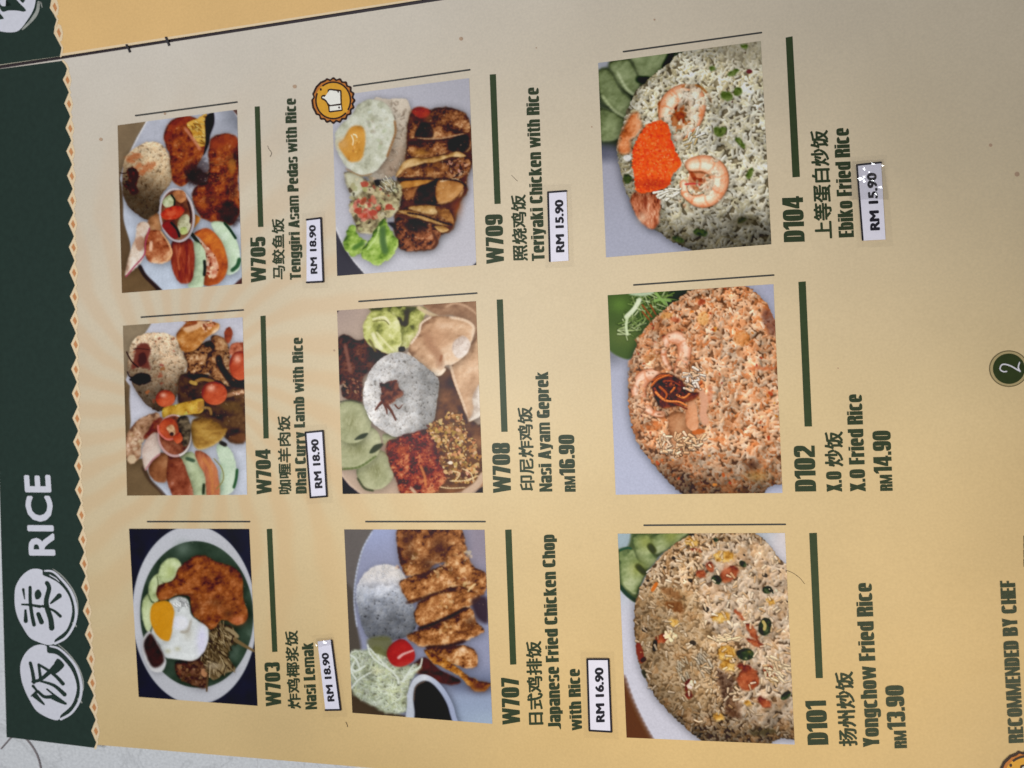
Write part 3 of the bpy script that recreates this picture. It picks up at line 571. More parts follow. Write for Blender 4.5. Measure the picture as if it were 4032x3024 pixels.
    c.blob([(280, 1380), (360, 1250), (450, 1260), (440, 1420), (430, 1500), (330, 1480)], [(110, 64, 42), (150, 94, 60), (176, 122, 84)], 7, 70, .6)
    c.blob([(232, 1180), (290, 1090), (350, 1060), (380, 1120), (385, 1240), (310, 1310), (255, 1390), (228, 1290)], [(160, 130, 118), (200, 178, 164), (216, 204, 194)], 6, 90, .4, .1, 40, 4)
    c.path([(255, 1390), (310, 1310), (380, 1250)], 7, (176, 120, 124), 6, .8)
    e = c.ell(510, 1090, 150, 190, -.1); sd = c.sdf(e); c.shadow(sd, 6, 12, 20, .45)
    c.put(c.mask(sd, 5), (186, 150, 148)); c.put(c.mask(c.sdf(c.ell(575, 1090, 86, 190, -.1)), 5)*c.mask(sd, 3), (206, 198, 192))
    c.put(c.mask(c.sdf(c.ell(512, 1085, 136, 172, -.1)), 6), ramp(N(46, 12), [(60, 30, 24), (112, 56, 40), (150, 84, 60), (170, 112, 84)]))
    c.blob([(365, 1010), (430, 935), (510, 950), (550, 1060), (490, 1130), (420, 1110), (370, 1060)], tom, 5, 50, .5, .25, 34, 4); c.path([(365, 1000), (375, 1060), (440, 1120), (500, 1115)], 8, (206, 110, 100), 5, .8)
    c.blob([(440, 1010), (490, 990), (520, 1050), (500, 1090), (460, 1060)], [(150, 96, 60), (206, 168, 128), (222, 196, 160)], 5, 30, .6)
    c.put(c.mask(c.sdf(c.ell(487, 1074, 18, 18)), 5), (60, 34, 28))
    c.blob([(540, 940), (620, 920), (655, 1020), (640, 1150), (590, 1180), (560, 1080)], [(28, 22, 20), (56, 46, 38), (98, 84, 66), (150, 126, 96)], 5, 50, .8, .2, 30, 5, seed=2)
    c.path([(545, 960), (560, 930), (600, 925)], 8, (44, 40, 36), 5); c.blob([(500, 1100), (560, 1060), (580, 1130), (530, 1160)], tom, 5, 40, .4)
    c.gloss(c.mask(c.sdf([(560, 140), (900, 100), (1120, 300), (1100, 1080), (640, 900), (600, 400)]), 3), 80, 2, 5, (236, 206, 176), .6); c.a = .75*c.a+.25*blur(c.a, 1.6)
    return c

def pic_lemak():
    c = Canvas(1211, 1659, bg=(40, 42, 56), seed=37); N = c.n
    c.a *= (1+.3*(N(120, 1)-.5))[..., None]
    sd = c.sdf(c.ell(620, 810, 548, 790, -.045, 32), True)
    c.put(c.mask(sd, 6), ramp(.5+.35*(N(400, 2, 2)-.5)+.15*sstep(1300, 300, c.X+c.Y*.6), [(160, 160, 164), (176, 176, 182), (190, 190, 196)]))
    l = c.sdf(c.ell(640, 805, 500, 648, -.045, 32), True)
    c.put(c.mask(l, 6), ramp(N(160, 3)+.1*sstep(600, 200, c.Y), [(34, 46, 38), (52, 66, 54), (66, 82, 68), (96, 112, 98)]))
    c.put(np.exp(-((c.X-520)/70)**2-((c.Y-220)/60)**2), (112, 128, 114), .6)
    cuc = [(128, 140, 96), (168, 180, 128), (192, 202, 156), (206, 212, 176)]
    c.blob([(175, 660), (230, 620), (290, 720), (260, 860), (215, 960), (170, 880), (155, 760)], cuc, 6, 70, .5, .15, 40, 4)
    c.blob([(215, 560), (260, 470), (330, 450), (340, 600), (290, 690), (225, 660)], cuc, 6, 70, .5, .15, 40, 4, seed=2); c.path([(212, 630), (240, 690), (260, 700)], 6, (90, 104, 70), 6, .8)
    c.blob(c.ell(405, 420, 95, 122, .5), cuc, 6, 60, .6, .2, 50, 4, seed=3); c.put(np.exp(-((c.X-400)/46)**2-((c.Y-430)/70)**2), (166, 176, 108), .6)
    c.path([(290, 470), (298, 520), (300, 560)], 5, (110, 120, 80), 5, .7)
    # anchovies and peanuts
    c.blob([(450, 1230), (560, 1200), (700, 1170), (760, 1260), (740, 1400), (700, 1460), (580, 1420), (480, 1360)], [(36, 26, 24), (66, 42, 34), (98, 64, 48), (130, 92, 66)], 8, 36, 1., .25, 50, 14, 40, seed=5)
    c.specks(c.mask(c.sdf(c.ell(600, 1310, 130, 100)), 4), 70, 6, 20, [(122, 84, 62), (60, 34, 28), (92, 56, 42), (150, 110, 80)], 5, .7)
    c.put(c.mask(c.sdf(c.ell(705, 1320, 26, 38, -.3)), 5), (178, 126, 88))
    sd = c.blob([(690, 1060), (760, 930), (850, 880), (960, 930), (1000, 1000), (940, 1100), (920, 1170), (980, 1290), (900, 1320), (780, 1380), (700, 1240), (660, 1160)], [(50, 40, 28), (92, 74, 50), (128, 106, 74), (158, 136, 98)], 7, 44, .9, .3, 60, 14, 50, seed=6)
    c.grains((sd > 8)*1., 150, 84, 5, [(150, 128, 92), (110, 90, 62), (74, 58, 40), (176, 154, 116), (60, 46, 32)], 1.2, 1.6, 12, .2, .2)
    c.path([(980, 1030), (1060, 1080), (1150, 1130)], 16, (120, 98, 66), 8, 1, 9); c.path([(900, 930), (960, 960), (1000, 1000)], 14, (150, 130, 96), 8, .8)
    c.path([(735, 1360), (728, 1480)], 8, (96, 74, 52), 5); c.put(np.exp(-((c.X-790)/70)**2-((c.Y-1260)/30)**2), (176, 160, 138), .5)
    # fried chicken leg
    ch = [(72, 34, 20), (112, 56, 28), (142, 76, 38), (166, 96, 52), (190, 124, 78)]
    c.blob([(290, 560), (330, 535), (430, 500), (480, 400), (560, 330), (640, 288), (720, 290), (800, 335), (890, 360), (980, 400), (1040, 480), (1045, 600), (1060, 700), (1090, 790), (1070, 870), (990, 900), (910, 860), (850, 860), (800, 920), (740, 935), (660, 860), (600, 800), (585, 690), (560, 640), (450, 640), (390, 670), (310, 680), (285, 630)], ch, 6, 64, .85, .3, 70, 8, 44, lit=.4, seed=8, octv=5, crag=.6)
    m = c.mask(c.sdf([(600, 420), (900, 400), (1040, 520), (1040, 820), (760, 900), (620, 760)]), 30)
    d1, d2, r_ = cells(c.X/34, c.Y/34, 5); c.put(m*sstep(.2, 0, d2)*.1, (70, 34, 22)); c.put(m*(r_ > .75)*.12, (206, 140, 96))
    for x, y, rx, ry, k in ((920, 800, 50, 40, .6), (820, 700, 80, 50, .4), (640, 740, 40, 60, .35), (540, 630, 80, 14, .5)):
        c.put(np.exp(-((c.X-x)/rx)**2-((c.Y-y)/ry)**2), (52, 26, 18), k)
    c.put(np.exp(-((c.X-1000)/60)**2-((c.Y-860)/40)**2), (198, 112, 76), .6); c.put(np.exp(-((c.X-350)/40)**2-((c.Y-610)/40)**2), (176, 104, 52), .5)
    # egg
    sd = c.blob([(400, 680), (480, 650), (560, 680), (590, 800), (650, 860), (740, 930), (735, 1060), (690, 1150), (600, 1215), (480, 1200), (360, 1180), (310, 1070), (250, 1010), (240, 940), (330, 800), (400, 740)], [(150, 150, 140), (190, 192, 190), (208, 210, 208), (222, 224, 226)], 7, 110, .35, .2, 60, 5, 60, lit=.35)
    c.put(np.exp(-((c.X-690)/46)**2-((c.Y-1040)/130)**2)*(sd > 0), (196, 190, 226), .75); c.put(np.exp(-((c.X-560)/40)**2-((c.Y-970)/60)**2), (168, 162, 146), .6)
    c.put(c.mask(c.sdf(c.ell(490, 880, 70, 60)), 24), (212, 210, 222), .8); c.path([(590, 860), (560, 950), (500, 960)], 10, (160, 150, 136), 12, .5)
    for x, y in ((385, 1130), (470, 1110)): c.put(np.exp(-((c.X-x)/26)**2-((c.Y-y)/20)**2), (178, 174, 146), .8)
    c.grains(c.mask(c.sdf(c.ell(500, 720, 60, 50)), 4), 20, 40, 7, [(220, 220, 218), (176, 176, 176)], 1.2, 1.4)
    c.blob([(250, 720), (330, 685), (400, 700), (440, 770), (430, 870), (410, 1010), (370, 1040), (300, 1000), (250, 920), (228, 820)], [(150, 96, 16), (196, 132, 30), (208, 146, 40), (220, 166, 66)], 6, 160, .2, .2, 50, 3, sh=.2, lit=.2)
    # sambal bowl
    c.blob([(170, 1010), (220, 950), (250, 1000), (300, 1060), (350, 1160), (370, 1230), (330, 1310), (240, 1300), (180, 1200), (160, 1100)], [(160, 156, 156), (190, 188, 188), (204, 202, 202)], 6, 120, .2, .2, 30, 2, sh=.3)
    c.blob([(235, 975), (290, 1060), (340, 1150), (350, 1220), (300, 1270), (240, 1260), (195, 1170), (172, 1080), (195, 1010)], [(38, 24, 26), (66, 42, 40), (92, 62, 56)], 10, 60, .5, .2, 40, 4, sh=0)
    c.specks((c.mask(l, 2)), 26, 2, 4, [(170, 170, 160)], 3, .5)
    c.a = .75*c.a+.25*blur(c.a, 1.6)
    return c
def pic_teriyaki():
    c = Canvas(1214, 1659, bg=(178, 176, 186), seed=41); N = c.n
    c.put(sstep(900, 100, c.Y)*sstep(400, 1100, c.X), (160, 158, 168), .5); c.put(sstep(1000, 1500, c.Y)*sstep(1000, 600, c.X), (186, 186, 196), .7)
    c.poly([(0, 1210), (50, 1260), (110, 1380), (190, 1500), (290, 1610), (300, 1700), (0, 1700)], (66, 64, 74), 7, smooth=False)
    c.path([(48, 1225), (110, 1370), (190, 1490), (285, 1600)], 6, (206, 204, 208), 6, .7)
    c.poly([(1130, 1535), (1170, 1500), (1170, 1540)], (40, 40, 50), 5, smooth=False)
    # moulded rice under the egg
    sd = c.sdf([(330, 230), (470, 205), (600, 200), (640, 270), (660, 380), (620, 520), (600, 680), (560, 790), (430, 835), (300, 830), (280, 700)], True, 8, 24)
    c.shadow(sd, 6, 12, 26, .4)
    c.put(c.mask(sd, 6), ramp(sstep(230, 820, c.Y)*.6+.35*(N(50, 2)-.5)+.2*sstep(540, 640, c.X), [(204, 190, 172), (186, 168, 148), (152, 128, 108), (112, 88, 74)]))
    c.put(c.mask(sd, 6)*sstep(700, 820, c.Y)*sstep(520, 350, c.X), (190, 184, 170), .7)
    c.grains((sd > 8)*1., 140, 26, 6, [(200, 184, 164), (150, 126, 106), (172, 150, 128)], .8, 3, 10, .15, .12, op=.5)
    # dark sauce base
    sauce = [(46, 22, 14), (84, 42, 22), (118, 66, 34), (148, 92, 50)]
    sd = c.blob([(650, 300), (760, 290), (900, 272), (1060, 310), (1120, 430), (1125, 560), (1135, 700), (1090, 830), (1090, 930), (1030, 1040), (1000, 1180), (960, 1260), (880, 1290), (830, 1390), (700, 1410), (560, 1400), (520, 1280), (510, 1150), (560, 1000), (530, 830), (600, 690), (610, 480)], sauce, 9, 60, .8, .25, 60, 12, 40)
    c.put(np.exp(-((c.X-1010)/40)**2-((c.Y-1040)/90)**2), (150, 74, 26), .7); c.put(np.exp(-((c.X-1060)/34)**2-((c.Y-880)/80)**2), (140, 70, 30), .5)
    c.blob([(650, 300), (700, 265), (790, 285), (780, 340), (710, 350)], [(120, 30, 14), (164, 50, 26), (180, 74, 44)], 8, 40, .5, sh=0)
    tk = [(58, 28, 18), (104, 58, 32), (140, 86, 50), (172, 116, 74), (206, 158, 110)]
    def sl(p, cols=tk, seed=1, **k): return c.blob(p, cols, 6, 50, 1., .3, 46, 10, 36, lit=.5, seed=seed, octv=5, crag=.9, **k)
    sl([(800, 310), (890, 272), (1060, 310), (1118, 420), (1090, 475), (980, 440), (860, 400)], seed=2)
    sl([(660, 380), (760, 390), (860, 400), (1000, 450), (1080, 480), (900, 520), (700, 520), (630, 500)], seed=3)
    c.blob([(690, 440), (760, 385), (810, 420), (815, 510), (680, 500)], [(30, 18, 16), (50, 30, 24), (78, 50, 36)], 8, 30, .8, sh=0)
    sl([(620, 540), (760, 540), (900, 530), (1090, 500), (1120, 600), (1000, 650), (800, 680), (640, 660)], seed=4)
    c.blob([(960, 520), (1080, 490), (1110, 590), (1030, 640), (940, 600)], [(26, 18, 18), (48, 30, 26), (80, 54, 44)], 8, 30, .8, sh=0)
    c.put(np.exp(-((c.X-720)/70)**2-((c.Y-630)/30)**2), (176, 122, 50), .7)
    c.path([(700, 515), (860, 520), (1060, 480)], 5, (186, 150, 120), 5, .6); c.path([(620, 660), (760, 680), (930, 640)], 7, (60, 30, 20), 8, .7)
    sl([(530, 820), (600, 730), (740, 720), (930, 690), (1070, 660), (1120, 720), (1060, 830), (900, 830), (700, 820)], seed=5)
    skin = [(128, 86, 40), (176, 132, 74), (206, 170, 116), (222, 194, 146)]
    c.blob([(520, 820), (590, 700), (690, 670), (760, 680), (740, 720), (620, 750), (560, 800)], skin, 6, 60, .6, .2, 24, 5, seed=3)
    c.blob([(740, 690), (850, 660), (960, 640), (1010, 620), (1080, 650), (1060, 665), (960, 665), (860, 700), (770, 715)], skin, 5, 50, .6, .2, 20, 5, seed=4)
    for x, y, r in ((640, 780, 42), (795, 775, 54), (860, 720, 30), (920, 760, 26)): c.put(np.exp(-((c.X-x)/r)**2-((c.Y-y)/r/.8)**2), (150, 92, 46), .75)
    c.specks(c.mask(c.sdf(c.ell(1010, 750, 80, 70)), 4), 34, 6, 18, [(44, 26, 24), (196, 150, 130), (70, 40, 30), (150, 104, 80)], 4, .8)
    sl([(560, 880), (640, 850), (820, 840), (1000, 860), (1070, 880), (1030, 990), (900, 1040), (700, 1040), (600, 1000)], seed=6)
    c.blob([(560, 870), (640, 850), (820, 832), (860, 850), (720, 890), (570, 915)], [(150, 92, 34), (190, 130, 58), (210, 160, 90)], 5, 50, .5, .2, 20, 4, seed=6)
    c.blob([(690, 920), (780, 870), (870, 850), (850, 1040), (760, 1040), (670, 1030)], [(30, 18, 18), (50, 30, 26), (74, 46, 36)], 8, 40, .7, sh=0)
    c.blob([(860, 850), (980, 850), (1060, 885), (1010, 980), (900, 1035), (845, 1000)], [(120, 70, 32), (166, 110, 56), (190, 136, 78), (206, 160, 110)], 5, 80, .5, .3, 40, 4, lit=.5, seed=7)
    c.path([(880, 860), (1000, 840), (1065, 885)], 5, (222, 196, 160), 4, .8); c.put(np.exp(-((c.X-640)/50)**2-((c.Y-950)/44)**2), (158, 94, 48), .7)
    sl([(530, 1100), (660, 1050), (820, 1050), (950, 1080), (990, 1190), (930, 1220), (760, 1170), (600, 1130)], seed=8)
    c.blob([(620, 1070), (720, 1050), (850, 1060), (840, 1120), (740, 1110)], skin, 6, 50, .6, .2, 24, 4, seed=8); c.blob([(840, 1060), (950, 1090), (985, 1190), (930, 1170), (880, 1130)], [(90, 50, 24), (160, 106, 54), (196, 146, 86)], 5, 40, .7, seed=9)
    c.blob([(540, 1095), (620, 1090), (760, 1130), (930, 1200), (870, 1200), (720, 1160), (600, 1120)], skin, 5, 50, .6, .2, 20, 4, seed=10)
    for p in ([(620, 1110), (740, 1130), (880, 1180), (970, 1205)], [(560, 850), (740, 840), (1000, 850), (1080, 895)], [(540, 1150), (620, 1170), (700, 1160)]): c.path(p, 7, (40, 22, 18), 7, .8)
    sl([(520, 1160), (620, 1160), (780, 1190), (880, 1250), (860, 1330), (820, 1390), (690, 1410), (570, 1400), (540, 1300)], [(46, 26, 20), (92, 50, 32), (134, 78, 50), (164, 100, 66), (190, 136, 100)], seed=11)
    c.blob([(600, 1190), (720, 1170), (780, 1230), (700, 1260), (620, 1250)], [(30, 20, 22), (54, 36, 34), (80, 54, 46)], 12, 40, .7, sh=0)
    c.blob([(830, 1220), (900, 1215), (950, 1245), (890, 1265)], skin, 5, 40, .4); c.path([(820, 1270), (850, 1340), (820, 1390)], 10, (90, 50, 34), 10, .7)
    # salsa
    c.blob([(130, 780), (220, 800), (300, 850), (500, 850), (570, 900), (560, 1040), (500, 1130), (430, 1180), (350, 1270), (220, 1260), (180, 1150), (150, 1060), (180, 960), (120, 870)], [(74, 62, 44), (132, 118, 88), (176, 164, 124), (202, 192, 156)], 8, 40, 1., .1, 40, 18, 40, lit=.5, seed=3, octv=5)
    c.blob([(130, 790), (250, 820), (280, 900), (190, 980), (140, 900)], [(160, 156, 126), (190, 186, 158), (206, 204, 184)], 10, 50, .5, .1, 40, 8)
    m = c.mask(c.sdf([(200, 850), (500, 860), (560, 1000), (470, 1150), (250, 1250), (170, 1080)]), 6)
    c.specks(m, 46, 14, 34, [(190, 178, 136), (168, 158, 110), (204, 192, 152), (120, 106, 74)], 5, .75); c.specks(m, 24, 8, 20, [(52, 44, 36), (80, 66, 48)], 5, .7)
    c.specks(c.mask(c.sdf(c.ell(290, 1080, 110, 100)), 6), 30, 12, 30, [(196, 106, 84), (206, 140, 114), (170, 66, 50)], 6, .75); c.specks(c.mask(c.sdf(c.ell(380, 1000, 200, 160)), 6), 14, 8, 18, [(176, 70, 54), (150, 60, 48)], 5, .8)
    for x, y in ((275, 880), (470, 1065), (340, 1110), (225, 1095)): c.put(c.mask(c.sdf(c.ell(x, y, 32, 26), True, 10, 20), 6), (174, 66, 50), .85)
    c.put(c.mask(c.sdf([(350, 850), (400, 850), (390, 890), (370, 890)]), 5), (34, 36, 44)); c.put(c.mask(c.sdf([(460, 1190), (520, 1190), (520, 1240)]), 12), (36, 34, 46))
    c.grains(c.mask(c.sdf(c.ell(460, 890, 60, 60)), 4), 24, 50, 4, [(190, 186, 160), (214, 208, 186), (120, 110, 90)], .8, 1.6)
    # lettuce
    lt = [(62, 92, 30), (108, 142, 50), (142, 172, 74), (170, 194, 104), (186, 206, 130)]
    c.blob([(140, 1250), (190, 1210), (230, 1300), (290, 1330), (260, 1420), (180, 1450), (110, 1390)], lt, 5, 60, .8, .1, 40, 14, 34, lit=.5, seed=5)
    c.blob([(260, 1390), (330, 1310), (380, 1200), (430, 1160), (490, 1260), (540, 1330), (510, 1440), (440, 1500), (380, 1530), (310, 1500), (250, 1450)], lt, 5, 70, .8, .1, 40, 16, 34, lit=.6, seed=6)
    c.path([(420, 1230), (420, 1330), (440, 1420)], 22, (80, 112, 62), 16, .7); c.path([(190, 1390), (260, 1350)], 16, (80, 120, 50), 12, .7); c.path([(390, 1220), (370, 1300), (300, 1400)], 7, (190, 210, 140), 8, .6)
    # egg
    sd = c.blob([(40, 540), (60, 440), (170, 330), (230, 240), (340, 205), (450, 240), (500, 330), (520, 440), (500, 540), (460, 650), (400, 740), (320, 800), (240, 810), (150, 760), (90, 690), (60, 620)], [(130, 128, 104), (182, 182, 160), (202, 202, 186), (214, 214, 204)], 6, 60, .55, .12, 50, 7, 40, lit=.3, seed=4, octv=5)
    c.path([(515, 380), (520, 470), (480, 590), (455, 660)], 8, (150, 104, 62), 8, .7); c.path([(130, 760), (240, 812), (330, 800)], 6, (160, 126, 88), 7, .6)
    c.specks(c.mask(c.sdf(c.ell(360, 420, 130, 170)), 8), 40, 8, 20, [(164, 160, 130), (214, 214, 204), (150, 146, 116)], 10, .45)
    c.blob([(155, 440), (210, 415), (270, 440), (278, 560), (250, 680), (170, 705), (120, 660), (70, 570), (110, 520)], [(150, 96, 30), (200, 138, 54), (214, 156, 70), (222, 180, 104)], 8, 80, .4, .2, 40, 4, sh=.1, seed=6)
    c.put(np.exp(-((c.X-105)/44)**2-((c.Y-560)/44)**2), (206, 160, 100), .7); c.path([(170, 490), (185, 530), (180, 570)], 4, (240, 224, 196), 4, .85); c.path([(185, 485), (205, 490), (215, 510)], 4, (240, 224, 196), 4, .8)
    c.specks(c.mask(c.sdf(c.ell(200, 600, 50, 70)), 8), 12, 5, 10, [(226, 180, 104), (186, 124, 44)], 6, .7)
    c.gloss(c.mask(c.sdf([(640, 320), (1080, 330), (1110, 800), (980, 1180), (820, 1380), (560, 1380), (540, 900)]), 3), 90, 2, 6); c.a = .75*c.a+.25*blur(c.a, 1.6)
    return c

def pic_geprek():
    c = Canvas(1265, 1659, bg=(180, 158, 142), seed=53); N = c.n
    c.put(sstep(500, 0, c.Y)*sstep(500, 0, c.X), (162, 142, 134)); c.put(sstep(1300, 1600, c.Y), (186, 160, 138), .7)
    c.poly([(0, 1440), (85, 1470), (140, 1540), (240, 1610), (240, 1700), (0, 1700)], (44, 38, 50), 6, smooth=False); c.path([(70, 1440), (140, 1525), (245, 1615)], 8, (200, 176, 156), 8, .7)
    c.poly([(0, 80), (55, 100), (35, 135), (0, 140)], (44, 36, 48), 5, smooth=False)
    # brown depth between the foods
    c.blob([(840, 640), (960, 600), (1080, 900), (1180, 1040), (1265, 1060), (1265, 1500), (1000, 1600), (780, 1600), (780, 1050)], [(60, 34, 22), (104, 64, 38), (140, 92, 58), (160, 112, 76)], 10, 90, .6, .2, 60, 6, sh=.3)
    c.put(np.exp(-((c.X-960)/80)**2-((c.Y-700)/70)**2), (50, 28, 22), .8)
    # fried meat top left
    sd = c.blob([(40, 360), (110, 305), (190, 350), (280, 345), (310, 410), (430, 440), (440, 480), (330, 580), (250, 660), (230, 860), (110, 830), (70, 740), (100, 690), (40, 690)], [(40, 20, 18), (76, 38, 30), (104, 58, 44), (130, 80, 62)], 8, 50, .9, .2, 60, 12, 40, lit=.5, seed=3, octv=5, crag=1.)
    c.put(np.exp(-((c.X-380)/70)**2-((c.Y-500)/60)**2), (26, 20, 22), .9); c.put(np.exp(-((c.X-260)/40)**2-((c.Y-605)/20)**2), (28, 20, 44), .8)
    c.path([(100, 390), (120, 480), (145, 600)], 14, (140, 90, 76), 12, .6); c.specks(c.mask(c.sdf(c.ell(175, 740, 90, 100)), 4), 50, 5, 13, [(160, 112, 84), (90, 52, 40), (186, 146, 112), (70, 40, 32)], 4, .75)
    # cabbage
    cb = [(74, 76, 32), (136, 140, 66), (176, 178, 98), (200, 200, 132), (214, 212, 166)]
    c.blob([(300, 90), (430, 60), (620, 80), (760, 90), (740, 200), (700, 300), (650, 390), (560, 420), (480, 300)], cb, 7, 80, 1., .2, 60, 10, lit=.5, seed=3, grad=-.1)
    for p in ([(610, 110), (600, 200), (590, 220)], [(540, 180), (560, 220)]): c.path(p, 18, (60, 54, 26), 14, .8)
    c.blob([(255, 220), (310, 130), (420, 110), (500, 150), (545, 210), (560, 330), (550, 420), (500, 470), (430, 460), (350, 420), (280, 370), (250, 300)], cb, 6, 90, .9, .15, 60, 10, lit=.5, seed=4, grad=.08)
    c.path([(330, 180), (420, 165), (465, 215)], 8, (220, 216, 176), 7, .8); c.path([(330, 200), (420, 190), (460, 225)], 4, (110, 104, 54), 5, .7)
    c.path([(330, 300), (360, 370), (400, 420)], 14, (216, 212, 172), 12, .8); c.path([(360, 290), (430, 370), (500, 440)], 8, (214, 210, 160), 8, .7); c.path([(350, 440), (320, 380), (300, 350)], 9, (120, 112, 60), 9, .7)
    c.put(c.mask(c.sdf([(540, 410), (585, 405), (590, 440), (545, 445)]), 7), (40, 34, 22))
    # crackers
    kr = [(130, 92, 64), (182, 142, 108), (206, 168, 134), (218, 190, 162), (228, 212, 194)]
    c.blob([(740, 60), (900, 40), (1200, 20), (1200, 400), (1120, 330), (1000, 160), (860, 150)], [(120, 84, 60), (160, 122, 94), (184, 148, 118)], 8, 120, .5, .2, 60, 4, seed=2)
    c.path([(700, 85), (780, 130), (850, 160)], 14, (198, 176, 140), 10, .8); c.path([(930, 80), (1000, 50), (1100, 80), (1190, 150)], 8, (196, 160, 130), 10, .6)
    c.blob([(970, 560), (1060, 480), (1130, 375), (1200, 370), (1220, 900), (1180, 980), (1100, 1010), (1060, 860), (990, 700)], kr, 6, 140, .5, .25, 60, 5, lit=.4, seed=5, grad=-.05)
    c.path([(960, 550), (1010, 720), (1070, 880), (1105, 1010)], 10, (214, 186, 160), 7, .8)
    c.blob([(1190, 720), (1215, 760), (1215, 950), (1150, 1000), (1110, 1010), (1150, 920), (1140, 820)], [(170, 150, 136), (206, 194, 182), (220, 212, 204)], 6, 40, .6); c.path([(1090, 1020), (1075, 970), (1030, 900)], 16, (70, 40, 26), 14, .6)
    c.blob([(620, 440), (640, 370), (700, 290), (720, 210), (800, 160), (950, 160), (1080, 180), (1150, 230), (1155, 300), (1090, 460), (1000, 540), (920, 560), (900, 620), (850, 635), (760, 590), (640, 510)], kr, 6, 150, .55, .2, 50, 6, 70, lit=.5, seed=6)
    c.put(np.exp(-((c.X-850)/120)**2-((c.Y-330)/130)**2), (180, 130, 94), .5); c.path([(618, 460), (690, 550), (800, 615), (870, 632), (915, 590)], 11, (230, 212, 192), 7, .85); c.path([(640, 380), (705, 290), (725, 215), (800, 165)], 8, (226, 206, 186), 7, .7); c.path([(960, 165), (1080, 190), (1148, 240), (1140, 320)], 10, (220, 196, 172), 9, .6); c.path([(760, 300), (800, 400), (860, 470), (880, 560)], 30, (166, 120, 88), 26, .4)
    c.blob([(1000, 350), (1080, 320), (1125, 380), (1090, 470), (1020, 500), (975, 420)], [(170, 148, 136), (206, 190, 180), (222, 212, 206)], 7, 30, .7, .1, sh=0); c.path([(890, 480), (880, 520)], 10, (150, 96, 62), 8, .7)
    # cucumber
    cc_ = [(96, 104, 74), (152, 154, 116), (182, 182, 146), (198, 198, 170)]
    def cuke(x, y, rx, ry, rot, seed):
        p = c.ell(x, y, rx, ry, rot); c.blob(p, cc_, 5, 100, .35, .3, 30, 3, seed=seed, sh=.4)
        c.put(np.exp(-((c.X-x)/(rx*.42))**2-((c.Y-y)/(ry*.42))**2)*N(14, seed, 3, 1.5, .5), (110, 110, 66), .9)
    cuke(350, 1410, 155, 165, .3, 3); c.path([(205, 1480), (260, 1560), (330, 1580)], 8, (70, 76, 50), 7, .8)
    cuke(190, 1220, 215, 175, -.5, 4); c.put(c.mask(c.sdf([(300, 1270), (340, 1210), (410, 1195), (395, 1230), (340, 1270)]), 7), (58, 66, 46)); c.path([(80, 1405), (220, 1385), (350, 1300)], 8, (96, 110, 60), 7, .8)
    c.blob([(410, 1120), (520, 1150), (480, 1220), (420, 1200)], cc_, 6, 60, .4)
    cuke(150, 1020, 165, 175, -.2, 5); c.put(c.mask(c.sdf([(180, 1160), (230, 1120), (290, 1110), (260, 1150), (200, 1165)]), 7), (58, 66, 50)); c.path([(60, 855), (150, 842), (240, 865)], 6, (80, 86, 66), 6, .7)
    # rice dome
    sd = c.sdf([(250, 830), (260, 720), (310, 600), (400, 500), (520, 450), (640, 480), (760, 570), (840, 640), (870, 700), (850, 860), (830, 1000), (760, 1080), (640, 1110), (520, 1140), (430, 1100), (330, 1030), (270, 920)], True, 5, 20); c.shadow(sd, 8, 12, 26, .55)
    t = .5+.5*((c.X-560)/320*.8-(c.Y-760)/320*.15)+.3*(N(50, 2)-.5)
    c.put(c.mask(sd, 5), ramp(t, [(222, 224, 230), (218, 214, 212), (204, 192, 180), (176, 154, 136), (136, 112, 96)]))
    c.rice(c.mask(sd, 4), 2600, 14, 6, [(224, 224, 228), (214, 210, 210), (228, 226, 226), (206, 200, 196)], 1.1-.42*t, under=(170, 160, 152), depth=7, clump=8)
    star = (92, 46, 34)
    c.blob([(385, 710), (430, 700), (520, 680), (540, 740), (580, 790), (530, 830), (480, 870), (430, 880), (390, 830), (400, 770)], [(44, 20, 20), (84, 42, 34), (120, 66, 50), (140, 86, 62)], 6, 34, 1., .2, 30, 12, 24, lit=.6, sh=.4)
    for p, w in (([(400, 860), (380, 880), (350, 920)], 13), ([(440, 880), (480, 930), (515, 1005)], 13), ([(420, 870), (440, 920), (445, 955)], 9), ([(510, 880), (540, 910), (570, 880)], 6), ([(480, 720), (500, 690), (525, 685)], 12)): c.path(p, w, star, 5, 1, w*.4, hl=.3)
    # red sambal chicken
    sd = c.blob([(440, 1210), (520, 1150), (640, 1110), (760, 1080), (800, 1130), (850, 1230), (900, 1340), (960, 1440), (900, 1530), (800, 1620), (580, 1620), (520, 1500), (470, 1380)], [(66, 20, 18), (116, 36, 26), (150, 58, 36), (176, 90, 58), (200, 130, 84)], 8, 50, 1.1, .2, 60, 14, 40, lit=.6, seed=4, octv=5, crag=1.)
    c.put(np.exp(-((c.X-560)/110)**2-((c.Y-1240)/50)**2), (176, 84, 44), .5); c.put(np.exp(-((c.X-830)/60)**2-((c.Y-1230)/60)**2), (80, 24, 30), .6)
    c.path([(720, 1380), (750, 1460), (760, 1540)], 10, (206, 130, 70), 10, .6); c.specks((sd > 10)*1., 60, 4, 10, [(200, 120, 76), (80, 20, 20), (206, 150, 100)], 4, .6)
    c.path([(640, 1560), (680, 1600)], 12, (200, 180, 150), 10, .5)
    # crunchy bits
    sd = c.sdf([(780, 1060), (900, 1000), (960, 945), (1040, 960), (1080, 1060), (1160, 1180), (1210, 1320), (1200, 1440), (1150, 1520), (980, 1500), (900, 1380), (860, 1230)], True, 14, 30); c.shadow(sd, 4, 8, 20, .4)
    c.put(c.mask(sd, 8), (104, 66, 32)); m = (sd > 0)*1.
